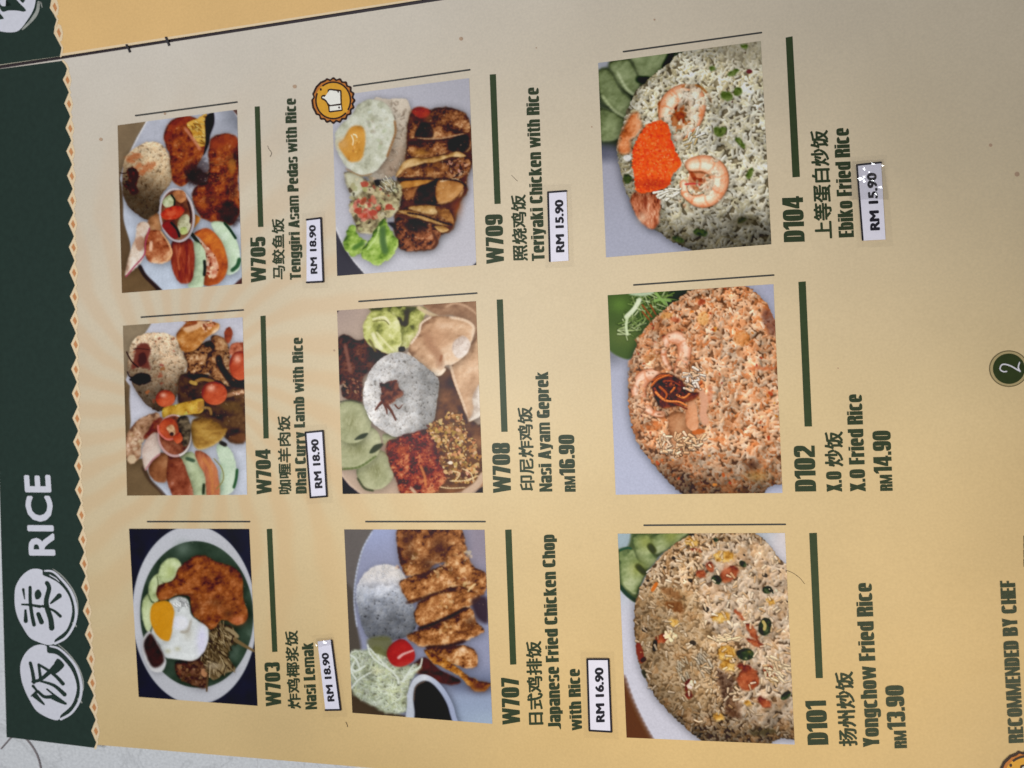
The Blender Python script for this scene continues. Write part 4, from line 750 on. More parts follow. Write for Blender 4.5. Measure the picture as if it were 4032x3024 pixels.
    c.specks(m, 420, 8, 22, [(190, 144, 88), (160, 108, 56), (208, 170, 116), (124, 80, 38), (90, 54, 26), (176, 126, 70)], 3, .9, 14); c.specks(m, 60, 5, 10, [(226, 204, 168), (60, 34, 18)], 3, .8)
    for p in ([(980, 1420), (1040, 1440), (1000, 1500)], [(1060, 1400), (1130, 1440), (1150, 1510)], [(1100, 1500), (1180, 1460)], [(960, 1500), (1060, 1500), (1130, 1480)], [(880, 1550), (960, 1560), (1080, 1555)]): c.path(p, 5, (224, 200, 156), 4, .75)
    c.put(c.mask(c.sdf(c.ell(962, 1352, 20, 14)), 4), (226, 214, 196))
    c.path([(1230, 1450), (1180, 1530), (1080, 1600)], 26, (190, 162, 138), 12, .9); c.poly([(1150, 1610), (1200, 1560), (1265, 1530), (1265, 1640)], (50, 38, 46), 6, smooth=False)
    c.gloss(c.mask(c.sdf([(480, 1200), (800, 1100), (1180, 1400), (900, 1600), (560, 1580)]), 3), 70, 2, 5); c.a = .75*c.a+.25*blur(c.a, 1.6)
    return c

def pic_chop():
    c = Canvas(1249, 1659, bg=(138, 142, 170), seed=67); N = c.n
    c.put(sstep(1100, 1500, c.Y)*sstep(700, 1000, c.X), (140, 154, 182)); c.put(sstep(1450, 1600, c.Y)*sstep(800, 1200, c.X), (152, 168, 190), .8); c.put(sstep(1100, 1300, c.Y)*sstep(1420, 1300, c.Y)*sstep(800, 1000, c.X), (94, 102, 130), .7)
    c.put(sstep(350, 0, c.Y)*sstep(700, 300, c.X), (150, 160, 200), .8); c.put(sstep(900, 1100, c.X)*sstep(600, 200, c.Y), (138, 130, 146))
    c.poly([(0, 0), (270, 0), (262, 60), (190, 190), (150, 330), (120, 500), (112, 650), (130, 820), (160, 1010), (90, 1100), (0, 1300)], (104, 98, 96), 9, smooth=False)
    c.put(c.mask(c.sdf([(0, 500), (110, 560), (120, 760), (170, 1020), (60, 1080), (0, 1080)]), 20), (84, 76, 68), .8)
    c.path([(258, 70), (185, 200), (140, 360), (116, 520), (114, 660), (135, 830)], 6, (180, 190, 216), 7, .7)
    c.poly([(0, 1280), (90, 1330), (200, 1420), (400, 1520), (560, 1560), (560, 1700), (0, 1700)], (80, 66, 52), 14, smooth=False)
    # rice
    sd = c.sdf([(130, 620), (140, 500), (220, 380), (330, 335), (440, 345), (520, 420), (560, 560), (610, 760), (590, 870), (480, 930), (330, 940), (220, 910), (170, 800)], True, 7, 24); c.shadow(sd, 0, 10, 24, .25)
    t = sstep(360, 900, c.Y); c.put(c.mask(sd, 9), ramp(t+.22*(N(60, 2)-.5), [(206, 200, 198), (204, 204, 212), (186, 192, 208), (156, 164, 186), (124, 132, 154), (98, 104, 116)]))
    c.grains((sd > 5)*1., 500, 15, 4, [(214, 214, 224), (196, 198, 212)], .4, 3, 8, .15, .08, 5, .4, tone=1.15-.4*t)
    c.rice(c.mask(sd, 9)*sstep(440, 620, c.Y+120*(N(80, 31)-.5)), 1300, 18, 7, [(206, 212, 228), (190, 198, 218), (214, 218, 230)], 1.06-.5*t, under=(112, 120, 146), depth=12, clump=14, op=.95)
    # fried chicken pieces
    fc = [(70, 38, 22), (112, 66, 36), (146, 92, 50), (170, 112, 66), (194, 140, 90), (214, 172, 126)]
    def ck(p, seed, cols=fc, wl=52, g=None, **k): return c.blob(p, cols, 7, wl, .95, .3, 60, 12, 40, lit=.5, seed=seed, octv=5, grad=.07 if g is None else g+.05, crag=.65, **k)
    ck([(460, 60), (560, 30), (760, 30), (960, 30), (1010, 150), (1010, 230), (900, 300), (760, 330), (700, 400), (560, 430), (500, 380), (470, 260)], 1, g=-.1)
    for x, y, rx, ry in ((800, 200, 70, 90), (560, 260, 60, 60), (540, 130, 50, 60), (700, 330, 60, 60)): c.put(np.exp(-((c.X-x)/rx)**2-((c.Y-y)/ry)**2), (56, 28, 20), .65)
    ck([(480, 485), (560, 430), (700, 390), (800, 350), (870, 280), (860, 210), (910, 180), (960, 220), (1030, 280), (1080, 360), (1170, 400), (1170, 560), (1060, 600), (920, 540), (780, 570), (680, 600), (560, 640)], 2, g=.02)
    ck([(650, 630), (760, 570), (940, 510), (1100, 560), (1120, 620), (1000, 690), (900, 740), (780, 800), (640, 830), (600, 720)], 3)
    c.put(c.mask(c.sdf([(1060, 620), (1180, 600), (1190, 800), (1100, 760)]), 24), (58, 42, 52), .9)
    c.path([(640, 850), (780, 800), (930, 730), (1010, 690)], 15, (48, 26, 24), 14, .85); c.path([(540, 640), (680, 600), (780, 565), (920, 535)], 12, (60, 32, 22), 14, .6)
    ck([(540, 910), (620, 870), (780, 810), (920, 750), (1000, 690), (1060, 690), (1100, 790), (1160, 860), (1120, 900), (960, 970), (800, 1000), (640, 990)], 4)
    c.put(np.exp(-((c.X-1050)/50)**2-((c.Y-800)/50)**2), (70, 38, 24), .7); c.path([(700, 1000), (860, 990), (1000, 950)], 12, (54, 34, 38), 14, .8)
    ck([(700, 1010), (840, 1000), (1000, 985), (1090, 1040), (1110, 1130), (1060, 1170), (920, 1140), (780, 1080)], 5); c.put(np.exp(-((c.X-985)/30)**2-((c.Y-1020)/20)**2), (226, 196, 164), .9)
    c.blob([(560, 1170), (680, 1080), (800, 1180), (960, 1260), (930, 1300), (820, 1290), (700, 1230), (620, 1210)], [(44, 20, 18), (86, 36, 26), (116, 56, 36)], 10, 60, .8)
    ck([(680, 1030), (720, 1030), (830, 1090), (960, 1170), (1060, 1250), (1200, 1290), (1210, 1310), (1130, 1360), (1040, 1320), (960, 1230), (820, 1160), (720, 1100)], 6, [(80, 40, 16), (146, 88, 32), (184, 122, 52), (206, 152, 84)], 46); c.put(np.exp(-((c.X-1120)/70)**2-((c.Y-1320)/36)**2), (84, 38, 24), .8)
    for x, y, n in ((960, 300, 26), (800, 400, 26), (980, 480, 22), (860, 860, 24), (560, 320, 16), (830, 640, 20)): c.specks(c.mask(c.sdf(c.ell(x, y, 120, 60, -.4)), 4), n, 8, 18, [(206, 160, 114), (170, 116, 70), (222, 190, 150), (110, 66, 36)], 6, .5)
    c.path([(1030, 550), (1060, 510), (1090, 490)], 6, (220, 190, 140), 5, .7)
    # tomato and shredded cabbage
    c.blob([(90, 1060), (190, 1020), (330, 1000), (480, 1130), (650, 1150), (560, 1290), (560, 1480), (430, 1540), (280, 1480), (140, 1400), (90, 1300)], [(96, 104, 84), (150, 160, 130), (186, 194, 168), (208, 214, 196)], 14, 60, .8, .1, 40, 20, 50, seed=3, sh=.2)
    c.put(c.mask(c.sdf([(230, 930), (400, 920), (420, 1060), (330, 1090), (240, 1020)]), 20), (104, 104, 62), .8)
    m = c.mask(c.sdf([(80, 1050), (190, 1030), (380, 1080), (520, 1180), (620, 1130), (560, 1300), (550, 1500), (420, 1520), (250, 1460), (110, 1360)]), 10)
    c.rice(m, 900, 90, 4, [(208, 216, 200), (178, 190, 160), (220, 226, 214), (194, 200, 156)], None, under=(96, 106, 80), depth=24, spread=2.6, op=.85)
    for p in ([(80, 1060), (130, 1100), (160, 1180)], [(80, 1170), (130, 1190), (200, 1150)], [(90, 1330), (150, 1260), (250, 1200)], [(240, 1010), (320, 1100), (450, 1230), (470, 1290)], [(220, 980), (260, 1080), (400, 1180)], [(660, 1090), (640, 1160), (560, 1200)], [(590, 1140), (540, 1220), (500, 1280)], [(110, 1120), (90, 1190), (130, 1260)]): c.path(p, 7, (206, 212, 204), 5, .75)
    c.put(np.exp(-((c.X-300)/50)**2-((c.Y-1190)/26)**2), (206, 204, 160), .6)
    sd = c.blob([(375, 1060), (400, 990), (480, 935), (550, 960), (600, 1040), (590, 1110), (500, 1155), (420, 1140)], [(110, 20, 24), (156, 34, 36), (176, 44, 42), (190, 70, 60)], 6, 90, .25, .2, 40, 3, seed=4); c.path([(470, 1085), (510, 1055), (590, 1025)], 10, (206, 160, 156), 7, .9, 6)
    # dip bowl
    sd = c.sdf([(540, 1440), (545, 1360), (590, 1260), (660, 1218), (740, 1240), (820, 1310), (890, 1420), (930, 1540), (940, 1700), (560, 1700)], True); c.shadow(sd, 10, 6, 24, .5)
    c.put(c.mask(sd, 6), ramp(sstep(540, 900, c.X)+.1*(N(90, 5)-.5), [(176, 182, 196), (196, 200, 210), (170, 178, 200), (150, 160, 190)]))
    c.poly([(590, 1400), (610, 1310), (680, 1270), (750, 1300), (830, 1400), (880, 1520), (895, 1700), (620, 1700), (600, 1520)], (30, 28, 34), 10); c.path([(595, 1430), (610, 1320), (680, 1275)], 6, (120, 100, 84), 8, .5)
    c.gloss(c.mask(c.sdf([(500, 60), (1000, 60), (1150, 560), (1100, 900), (700, 980), (620, 700)]), 3), 50, 2, 5, (226, 190, 140)); c.a = .75*c.a+.25*blur(c.a, 1.6)
    return c
def rice_bed(c, outline, under, gcols, n, L, w, tone, sh=(-8, 10, 30, .4), soft=5, rough=14, **kw):
    sd = c.sdf(outline, True, rough, 22); c.shadow(sd, *sh); m = c.mask(sd, soft)
    dome = np.clip(sd/150, 0, 1); tone = tone*(.80+.2*np.sqrt(dome))
    c.rice(m, n, L, w, gcols, tone, under=under, **kw); return sd

def pic_ebiko():
    c = Canvas(1327, 1659, bg=(150, 150, 164), seed=71); N = c.n
    c.put(sstep(900, 1500, c.Y), (152, 154, 170)); c.put(sstep(1150, 1320, c.X)*sstep(200, 0, c.Y), (140, 140, 150))
    c.put(sstep(860, 780, c.Y), (70, 78, 62)); c.put(sstep(760, 820, c.Y)*sstep(960, 860, c.Y)*sstep(300, 60, c.X), (80, 82, 96), .8)
    c.poly([(0, 0), (110, 0), (110, 200), (60, 240), (0, 260)], (150, 152, 160), 20)
    gk = [(58, 66, 44), (100, 110, 76), (132, 142, 106), (158, 164, 130)]
    def slab(p, s, **k): c.blob(p, gk, 12, 130, .5, .3, 60, 4, lit=.4, seed=s, **k)
    slab([(260, 120), (520, 60), (540, 150), (500, 260), (400, 320), (320, 290), (280, 200)], 2)
    slab([(110, 200), (230, 160), (300, 260), (330, 380), (300, 440), (200, 380), (140, 290)], 3)
    slab([(20, 270), (110, 250), (190, 390), (270, 480), (240, 590), (130, 530), (50, 460)], 4)
    slab([(30, 540), (150, 560), (240, 640), (190, 740), (70, 770), (30, 720)], 5, grad=-.1)
    for p in ([(560, 130), (510, 230)], [(390, 320), (320, 320)]): c.path(p, 22, (34, 48, 28), 14, .8)
    c.path([(170, 270), (230, 380), (290, 430)], 9, (176, 184, 150), 12, .5); c.path([(60, 440), (140, 540), (220, 590)], 9, (170, 178, 140), 12, .5)
    out = [(165, 850), (190, 700), (240, 540), (310, 400), (420, 300), (520, 220), (620, 130), (760, 90), (1000, 60), (1327, 60), (1400, 800), (1400, 1600), (900, 1600), (640, 1530), (470, 1430), (340, 1330), (250, 1180), (195, 1010)]
    tone = 1.02-.5*sstep(1150, 1560, c.Y+.1*c.X-60)-.12*sstep(520, 200, c.X)-.1*sstep(260, 60, c.Y)+.1*np.exp(-((c.X-760)/160)**2-((c.Y-250)/80)**2)
    sd = rice_bed(c, out, (168, 150, 110), [(226, 222, 206), (216, 210, 188), (206, 196, 166), (222, 216, 198), (190, 178, 142)], 3400, 30, 8, tone*1.03)
    m = c.mask(c.sdf([(700, 750), (1300, 350), (1320, 1450), (800, 1400), (480, 1300), (520, 1150), (900, 1200)]), 30)*c.mask(sd, 3)
    c.rice(m, 900, 48, 9, [(228, 226, 214), (220, 214, 196), (208, 200, 170)], tone*.98, under=(140, 120, 78), depth=20, op=.9)
    c.put(sstep(330, 150, c.Y)*sstep(800, 1000, c.X)*c.mask(sd, 4), ramp(N(60, 9), [(140, 132, 110), (172, 164, 146)]), .6)
    # spring onion
    gr = [(70, 84, 40), (94, 108, 56), (58, 70, 34)]
    for x, y, w, h, rot in ((1090, 80, 26, 16, .3), (855, 240, 22, 18, 0), (1010, 270, 46, 20, -.5), (960, 440, 44, 34, .3), (1040, 410, 34, 30, 0), (920, 700, 44, 30, -.8), (890, 690, 24, 30, 0), (1060, 780, 54, 18, .9), (1130, 1000, 22, 44, .4), (240, 1040, 30, 34, 0), (770, 1430, 56, 26, .2), (610, 1480, 44, 22, .4), (1070, 1340, 34, 18, -.4)):
        dk = y > 1000
        c.blob(c.ell(x, y, w, h, rot), [(30, 36, 24), (58, 70, 40), (76, 90, 50)] if dk else [(60, 76, 34), (92, 108, 56), (130, 140, 90)], 7, 24, .7, .2, 20, 8, 24, sh=.25)
    c.put(c.mask(c.sdf(c.ell(1125, 262, 22, 16)), 6), (112, 60, 62)); c.put(c.mask(c.sdf(c.ell(1080, 1350, 120, 40)), 30), (60, 54, 40), .5)
    c.specks(c.mask(sd, 3), 18, 3, 7, [(70, 50, 34), (60, 40, 30)], 3, .8)
    # prawns
    pr = [(130, 66, 30), (180, 104, 62), (204, 138, 96), (214, 162, 126), (222, 190, 166)]
    c.blob([(250, 600), (300, 560), (340, 620), (330, 700), (270, 760), (260, 850), (190, 850), (180, 760)], pr, 14, 60, .6, .2, 40, 12, grad=-.08, sh=.2)
    c.blob([(265, 1190), (330, 1120), (460, 1130), (480, 1230), (460, 1370), (400, 1400), (320, 1330)], [(110, 56, 38), (158, 92, 66), (182, 120, 92), (204, 160, 134)], 9, 46, .9, .2, 50, 8, sx=2, seed=4)
    c.put(np.exp(-((c.X-370)/16)**2-((c.Y-1210)/50)**2), (110, 46, 34), .6); c.put(np.exp(-((c.X-350)/34)**2-((c.Y-1320)/40)**2), (206, 186, 164), .6)
    c.blob([(470, 480), (560, 460), (580, 540), (540, 640), (490, 630), (465, 560)], [(140, 66, 20), (188, 98, 40), (204, 124, 62)], 8, 50, .6)
    c.put(c.mask(c.sdf([(560, 470), (640, 420), (740, 480), (720, 640), (600, 680), (540, 600)]), 14), (170, 96, 50), .8)
    c.blob([(570, 540), (610, 480), (640, 520), (665, 580), (640, 640), (600, 610)], [(92, 36, 16), (140, 66, 30), (170, 96, 50)], 10, 30, .6, sh=0)
    c.prawn([(510, 600), (545, 480), (640, 420), (730, 440), (750, 540), (720, 650), (650, 730), (590, 740)], 48, cols=((176, 112, 80), (208, 154, 122), (222, 182, 154), (234, 210, 192)), seed=7); m_ = c.mask(c.sdf([(480, 480), (640, 380), (790, 460), (770, 620), (660, 800), (520, 640)]), 20); c.put(m_*sstep(.5, .75, N(46, 41)), (190, 96, 40), .45)
    c.path([(640, 372), (740, 362), (810, 410), (850, 480)], 8, (150, 92, 44), 8, .6)
    c.put(c.mask(c.sdf(c.ell(770, 1050, 90, 80)), 14), (186, 112, 76), .8); c.path([(690, 960), (730, 1040), (790, 1050)], 12, (130, 56, 34), 10, .8)
    c.prawn([(700, 940), (800, 930), (890, 980), (905, 1080), (840, 1180), (740, 1200), (660, 1150), (645, 1070)], 50, cols=((176, 112, 80), (208, 154, 122), (222, 182, 154), (234, 210, 192)), seed=9); m_ = c.mask(c.sdf([(640, 940), (860, 900), (970, 1060), (860, 1240), (640, 1240), (600, 1080)]), 20); c.put(m_*sstep(.52, .78, N(46, 42)), (196, 106, 66), .35)
    c.path([(660, 1080), (720, 1075), (765, 1082)], 6, (186, 70, 66), 6, .7)
    c.grains(c.mask(c.sdf([(700, 700), (770, 690), (760, 780), (640, 820), (580, 800)]), 6), 22, 50, 8, [(212, 206, 190), (180, 160, 120)], 2.2, 1.5)
    mp = c.mask(c.sdf([(480, 400), (800, 370), (980, 900), (960, 1240), (620, 1260), (520, 900)]), 10)*sstep(.54, .66, N(80, 44, 3)); c.rice(mp, 260, 34, 8, [(226, 222, 206), (216, 208, 186)], tone, under=(176, 150, 110), op=.75)
    # orange roe
    sd = c.blob([(275, 860), (310, 760), (370, 660), (470, 620), (540, 660), (560, 760), (600, 860), (630, 940), (570, 1010), (540, 1090), (440, 1130), (310, 1130), (290, 1010)], [(160, 56, 24), (204, 80, 36), (224, 100, 50), (232, 122, 72)], 6, 90, .4, .25, 60, 10, 24, lit=.3, seed=5, sh=.5)
    c.specks((sd > 4)*1., 700, 7, 12, [(230, 108, 56), (212, 82, 38), (236, 128, 78), (198, 66, 32), (224, 96, 46)], 4, .55, 8)
    c.put(np.exp(-((c.X-430)/120)**2-((c.Y-1080)/44)**2)*(sd > 0), (130, 34, 14), .5); c.put(np.exp(-((c.X-570)/40)**2-((c.Y-770)/40)**2)*(sd > 0), (210, 50, 40), .5)
    c.grains(c.mask(c.sdf(c.ell(540, 1140, 80, 40)), 5), 14, 60, 9, [(212, 206, 190)], -.3, 1.); c.put(c.mask(c.sdf(c.ell(240, 890, 30, 22), True, 8), 8), (206, 206, 208), .8); c.gloss(c.mask(sd, 2), 30, 2, 4)
    c.unsharp(.12, 3)
    return c

def pic_xo():
    c = Canvas(1376, 1659, bg=(160, 162, 180), seed=83); N = c.n
    c.put(sstep(560, 1500, c.Y), (168, 172, 194)); c.put(sstep(700, 560, c.Y)*sstep(300, 60, c.X), (110, 112, 124), .8); c.put(sstep(1000, 1376, c.X)*sstep(300, 0, c.Y), (158, 160, 184))
    c.poly([(0, 0), (660, 0), (620, 120), (460, 260), (320, 380), (260, 500), (210, 590), (120, 570), (50, 520), (0, 460)], (72, 92, 48), 12)
    c.put(np.exp(-((c.X-150)/120)**2-((c.Y-420)/90)**2), (98, 112, 62), .7); c.put(np.exp(-((c.X-130)/70)**2-((c.Y-190)/60)**2), (104, 134, 64), .6)
    c.put(c.mask(c.sdf([(520, 60), (660, 60), (600, 140), (480, 200)]), 20), (40, 54, 30), .9)
    m = c.mask(c.sdf([(250, 130), (440, 90), (520, 150), (430, 230), (320, 330), (200, 420), (150, 380), (200, 240)]), 14)
    c.grains(m, 90, 90, 6, [(150, 168, 112), (120, 144, 80), (180, 192, 150), (90, 112, 56)], .2, 2.8, 12, .15, .15, 5, .7)
    c.path([(180, 280), (240, 220), (280, 150)], 15, (196, 204, 180), 9, .85); c.path([(190, 280), (180, 350), (190, 410)], 9, (186, 198, 164), 7, .8); c.path([(210, 100), (300, 110), (380, 90)], 14, (170, 184, 160), 12, .7)
    for p in ([(300, 190), (370, 280)], [(360, 190), (400, 260)], [(300, 240), (350, 300)]): c.path(p, 6, (132, 80, 36), 5, .9)
    for p in ([(400, 100), (440, 150), (480, 190)], [(390, 160), (440, 150), (510, 160)]): c.path(p, 9, (128, 158, 92), 6, .8)
    out = [(195, 800), (215, 620), (260, 480), (330, 350), (430, 250), (560, 150), (660, 80), (800, 40), (1000, 30), (1120, 80), (1220, 180), (1290, 300), (1420, 500), (1420, 1400), (1250, 1540), (1100, 1640), (700, 1640), (560, 1560), (420, 1420), (340, 1320), (250, 1180), (205, 1000)]
    tone = 1.04-.48*sstep(1150, 1600, c.Y-.05*c.X)-.08*sstep(420, 200, c.X)+.08*sstep(500, 100, c.Y)
    g = [(226, 186, 152), (220, 172, 136), (230, 202, 176), (212, 150, 108), (202, 130, 84), (224, 180, 146)]
    sd = rice_bed(c, out, (178, 104, 62), g, 3400, 26, 8, tone*.98); ms = c.mask(sd, 3)
    c.put(ms*sstep(.55, .72, N(90, 34, 3)), (206, 124, 70), .28)
    mr = c.mask(c.sdf([(650, 500), (900, 300), (1376, 250), (1376, 1500), (700, 1450), (480, 1250), (760, 1000)]), 30)*ms
    c.rice(mr, 1500, 44, 10, g+[(232, 208, 186)], tone*.99, under=(176, 102, 60), depth=16, op=.92); c.put(mr*sstep(.56, .7, N(80, 35, 3)), (200, 112, 58), .3)
    c.specks(ms, 70, 6, 18, [(166, 70, 40), (150, 56, 36), (186, 100, 46), (196, 130, 60)], 5, .75); c.specks(ms, 30, 3, 8, [(80, 36, 24), (60, 30, 22)], 3, .8)
    for x, y, rx, ry, col in ((1040, 440, 60, 60, (196, 126, 66)), (750, 290, 40, 50, (206, 160, 96)), (480, 270, 50, 24, (204, 150, 84)), (545, 300, 34, 18, (166, 74, 44)), (740, 170, 24, 26, (164, 66, 40)), (370, 580, 60, 70, (170, 112, 64)), (1190, 660, 110, 12, (190, 104, 66)), (800, 860, 20, 70, (186, 110, 78)), (380, 1090, 60, 40, (186, 104, 52))):
        c.put(c.mask(c.sdf(c.ell(x, y, rx, ry), True, 10), 12), col, .6)
    c.put(c.mask(c.sdf(c.ell(1260, 320, 60, 110, -.5), True, 14), 26)*ms, (96, 60, 56), .65); c.put(np.exp(-((c.X-1120)/50)**2-((c.Y-1380)/40)**2), (60, 36, 28), .7); c.put(np.exp(-((c.X-1150)/80)**2-((c.Y-1460)/40)**2), (180, 146, 84), .5)
    0 and c.grains(ms*sstep(1240, 1400, c.Y), 300, 30, 7, [(170, 138, 108), (150, 112, 80), (186, 156, 126)], .4, 3, 12, .2, .3, 5, .7)
    # prawns
    pr = [(140, 74, 50), (178, 112, 82), (198, 140, 112), (210, 164, 140), (222, 196, 178)]
    c.prawn([(570, 690), (600, 600), (610, 480), (540, 430), (470, 480), (460, 580), (500, 660)], 38, cols=((168, 104, 74), (196, 138, 108), (208, 158, 132), (224, 192, 172)), seed=3, stripes=4)
    c.prawn([(400, 700), (310, 730), (270, 820), (300, 920), (380, 990), (450, 1000)], 40, cols=((168, 104, 74), (196, 138, 108), (208, 158, 132), (224, 192, 172)), seed=5, stripes=4)
    c.blob([(370, 490), (400, 460), (420, 500), (410, 560)], pr, 7, 40, .5)
    c.blob([(490, 1030), (540, 980), (620, 1000), (640, 1080), (660, 1170), (600, 1250), (520, 1210)], [(130, 84, 54), (172, 122, 88), (190, 146, 112), (204, 170, 140)], 7, 70, .5, .3, 50, 5, lit=.45, seed=6)
    c.blob([(640, 910), (680, 900), (705, 960), (715, 1080), (690, 1130), (630, 1090), (620, 1000)], [(150, 92, 60), (196, 138, 102), (210, 158, 124), (220, 184, 160)], 5, 70, .3, .3, 36, 3, lit=.5, seed=7)
    c.path([(730, 830), (760, 900), (750, 1000), (770, 1060)], 24, (200, 152, 126), 12, .8)
    mp = c.mask(c.sdf([(230, 460), (640, 380), (700, 700), (480, 1060), (240, 1000)]), 10)*sstep(.44, .56, N(70, 44, 3)); c.rice(mp, 320, 30, 8, g, tone, under=(170, 100, 60), op=.8)
    # fried shallots
    c.blob([(370, 780), (420, 710), (500, 700), (600, 760), (640, 830), (720, 840), (690, 890), (620, 910), (480, 960), (410, 920)], [(40, 18, 12), (84, 40, 22), (130, 66, 34)], 8, 34, 1., sh=.3)
    sh = [(150, 78, 36), (176, 98, 50), (120, 58, 28), (190, 116, 66)]
    for i, p in enumerate(([(385, 750), (440, 715), (520, 720)], [(370, 790), (420, 740), (500, 710)], [(390, 810), (440, 880), (540, 920), (630, 960)], [(400, 840), (470, 900), (570, 910), (630, 940)], [(430, 800), (480, 850), (470, 890)], [(500, 760), (540, 800), (500, 850)], [(460, 760), (520, 760), (580, 790)], [(560, 860), (610, 880), (650, 850)], [(640, 820), (700, 800), (740, 770)])):
        c.path(p, 9, sh[i % 4], 5, .95, 6, hl=.3)
    c.specks(c.mask(c.sdf(c.ell(540, 830, 120, 80)), 4), 26, 5, 14, [(60, 30, 18), (150, 80, 40), (40, 22, 16)], 4, .8); c.put(c.mask(c.sdf(c.ell(720, 1130, 50, 20, -.2), True, 8), 8), (186, 100, 48), .9)
    c.grains(c.mask(c.sdf([(600, 740), (720, 640), (760, 780), (640, 830)]), 6), 40, 36, 9, [(222, 204, 192), (206, 170, 140)], .6, 2, 10, .3, .35, 4, .95); c.grains(c.mask(c.sdf([(420, 1180), (700, 1150), (760, 1220), (520, 1320)]), 6), 70, 36, 9, [(220, 190, 164), (206, 166, 130)], .9, 3, 10, .3, .35, 4, .95)
    c.unsharp(.12, 3)
    return c

def pic_yong():
    c = Canvas(1395, 1659, bg=(186, 186, 200), seed=97); N = c.n
    c.put(sstep(400, 0, c.Y)*sstep(1000, 1395, c.X), (200, 192, 192)); c.put(sstep(1300, 1100, c.X+.4*c.Y)*sstep(700, 400, c.Y), (170, 176, 186))
    c.poly([(0, 1090), (90, 1120), (150, 1280), (230, 1450), (310, 1590), (300, 1700), (0, 1700)], (96, 62, 38), 9, smooth=False); c.path([(88, 1100), (150, 1280), (230, 1450), (310, 1590)], 14, (110, 80, 66), 12, .6)
    gk = [(60, 76, 50), (112, 126, 84), (150, 160, 120), (176, 182, 150)]
    c.poly([(40, 0), (620, 0), (420, 150), (300, 260), (220, 400), (180, 540), (110, 500), (40, 380)], (84, 98, 66), 14)
    c.poly([(0, 0), (130, 0), (120, 130), (40, 160), (0, 160)], (150, 166, 176), 16)
    def slab(p, s): c.blob(p, gk, 10, 110, .6, .25, 50, 4, lit=.4, seed=s)
    slab([(300, 50), (560, 10), (500, 90), (400, 160), (320, 190), (290, 120)], 2); slab([(150, 60), (270, 50), (300, 180), (330, 230), (260, 300), (190, 220)], 3); slab([(50, 160), (150, 150), (190, 230), (250, 310), (200, 430), (170, 490), (80, 420), (60, 300)], 4)
    for x, y in ((190, 300), (250, 100), (440, 60)): c.put(np.exp(-((c.X-x)/60)**2-((c.Y-y)/60)**2), (140, 144, 76), .6)
    for p in ([(190, 280), (240, 330)], [(280, 130), (310, 170)]): c.path(p, 20, (60, 66, 34), 14, .7)
    c.path([(60, 430), (110, 490), (180, 540)], 12, (44, 66, 54), 9, .8); c.path([(55, 165), (110, 145), (140, 150)], 7, (50, 84, 64), 6, .8)
    out = [(165, 760), (175, 560), (220, 420), (300, 280), (420, 150), (540, 70), (680, 20), (1000, 20), (1120, 80), (1240, 220), (1330, 320), (1420, 600), (1420, 1480), (1250, 1560), (1080, 1620), (780, 1620), (620, 1540), (480, 1420), (340, 1270), (240, 1100), (190, 930)]
    tone = 1.08-.5*sstep(1050, 1600, c.Y-.10*c.X)-.2*sstep(760, 250, c.X)*sstep(350, 650, c.Y)-.04*sstep(900, 1300, c.X)*sstep(700, 1200, c.Y)
    g = [(214, 198, 182), (204, 184, 164), (190, 164, 136), (220, 206, 194), (178, 148, 116)]
    sd = rice_bed(c, out, (120, 84, 56), g, 2800, 26, 8, tone*1.0); ms = c.mask(sd, 3)
    ml = c.mask(c.sdf([(170, 560), (400, 400), (700, 560), (760, 1000), (700, 1350), (420, 1350), (220, 1000)]), 50)*ms
    c.put(ml, ramp(N(34, 21, 5), [(104, 84, 60), (144, 122, 94), (168, 148, 122), (190, 176, 154)])*np.minimum(tone, 1.05)[..., None], .45)
    mr = c.mask(c.sdf([(680, 200), (1100, 100), (1395, 300), (1395, 1350), (950, 1400), (1000, 900), (700, 700)]), 30)*ms
    c.rice(mr, 1300, 44, 11, [(222, 208, 200), (212, 194, 182), (204, 182, 160), (226, 216, 210)], tone*.95, under=(124, 84, 60), depth=20, op=.92)
    c.put(ms*sstep(.55, .72, N(80, 33, 3)), (176, 130, 88), .28)
    ch = [(40, 30, 30), (70, 40, 40)]
    # bits: egg, carrot, peas, ham
    def eg(x, y, rx, ry, rot=0, s=1): c.blob(c.ell(x, y, rx*.86, ry*.86, rot), [(140, 100, 44), (182, 142, 74), (200, 168, 104), (216, 198, 146)], 9, 34, 1., .2, 24, 18, 22, seed=s, sh=.2)
    def ham(x, y, rx, ry, rot=0, s=1, dk=0): c.blob(c.ell(x, y, rx*.86, ry*.86, rot+.4, 5), [(96, 42, 30), (140, 72, 50), (168, 100, 72), (192, 136, 106)], 8, 50, .8, .25, 26, 12, 34, seed=s, sh=.3, grad=-dk*np.ones(c.X.shape))
    def pea(x, y, rx, ry, rot=0, s=1): c.blob(c.ell(x, y, rx*.85, ry*.85, rot), [(18, 24, 20), (36, 48, 36), (58, 74, 54), (100, 110, 86)], 5, 30, .6, .15, 26, 5, 24, seed=s, lit=.5, sh=.5)
    eg(590, 100, 60, 40, .3, 2); ham(620, 160, 46, 16, -.1, 3); eg(830, 210, 90, 50, 0, 4); ham(725, 285, 46, 34, .6, 5); ham(660, 340, 50, 36, 0, 6)
    ham(870, 340, 62, 90, .5, 7); c.put(np.exp(-((c.X-850)/30)**2-((c.Y-320)/50)**2), (190, 124, 100), .6); pea(775, 380, 48, 36, .6, 8); pea(970, 265, 36, 24, .6, 9); pea(770, 85, 22, 18, .3, 10); pea(1150, 455, 42, 34, 0, 11); c.specks(c.mask(c.sdf(c.ell(1190, 470, 40, 26)), 4), 8, 6, 12, [(200, 196, 180), (30, 40, 34)])
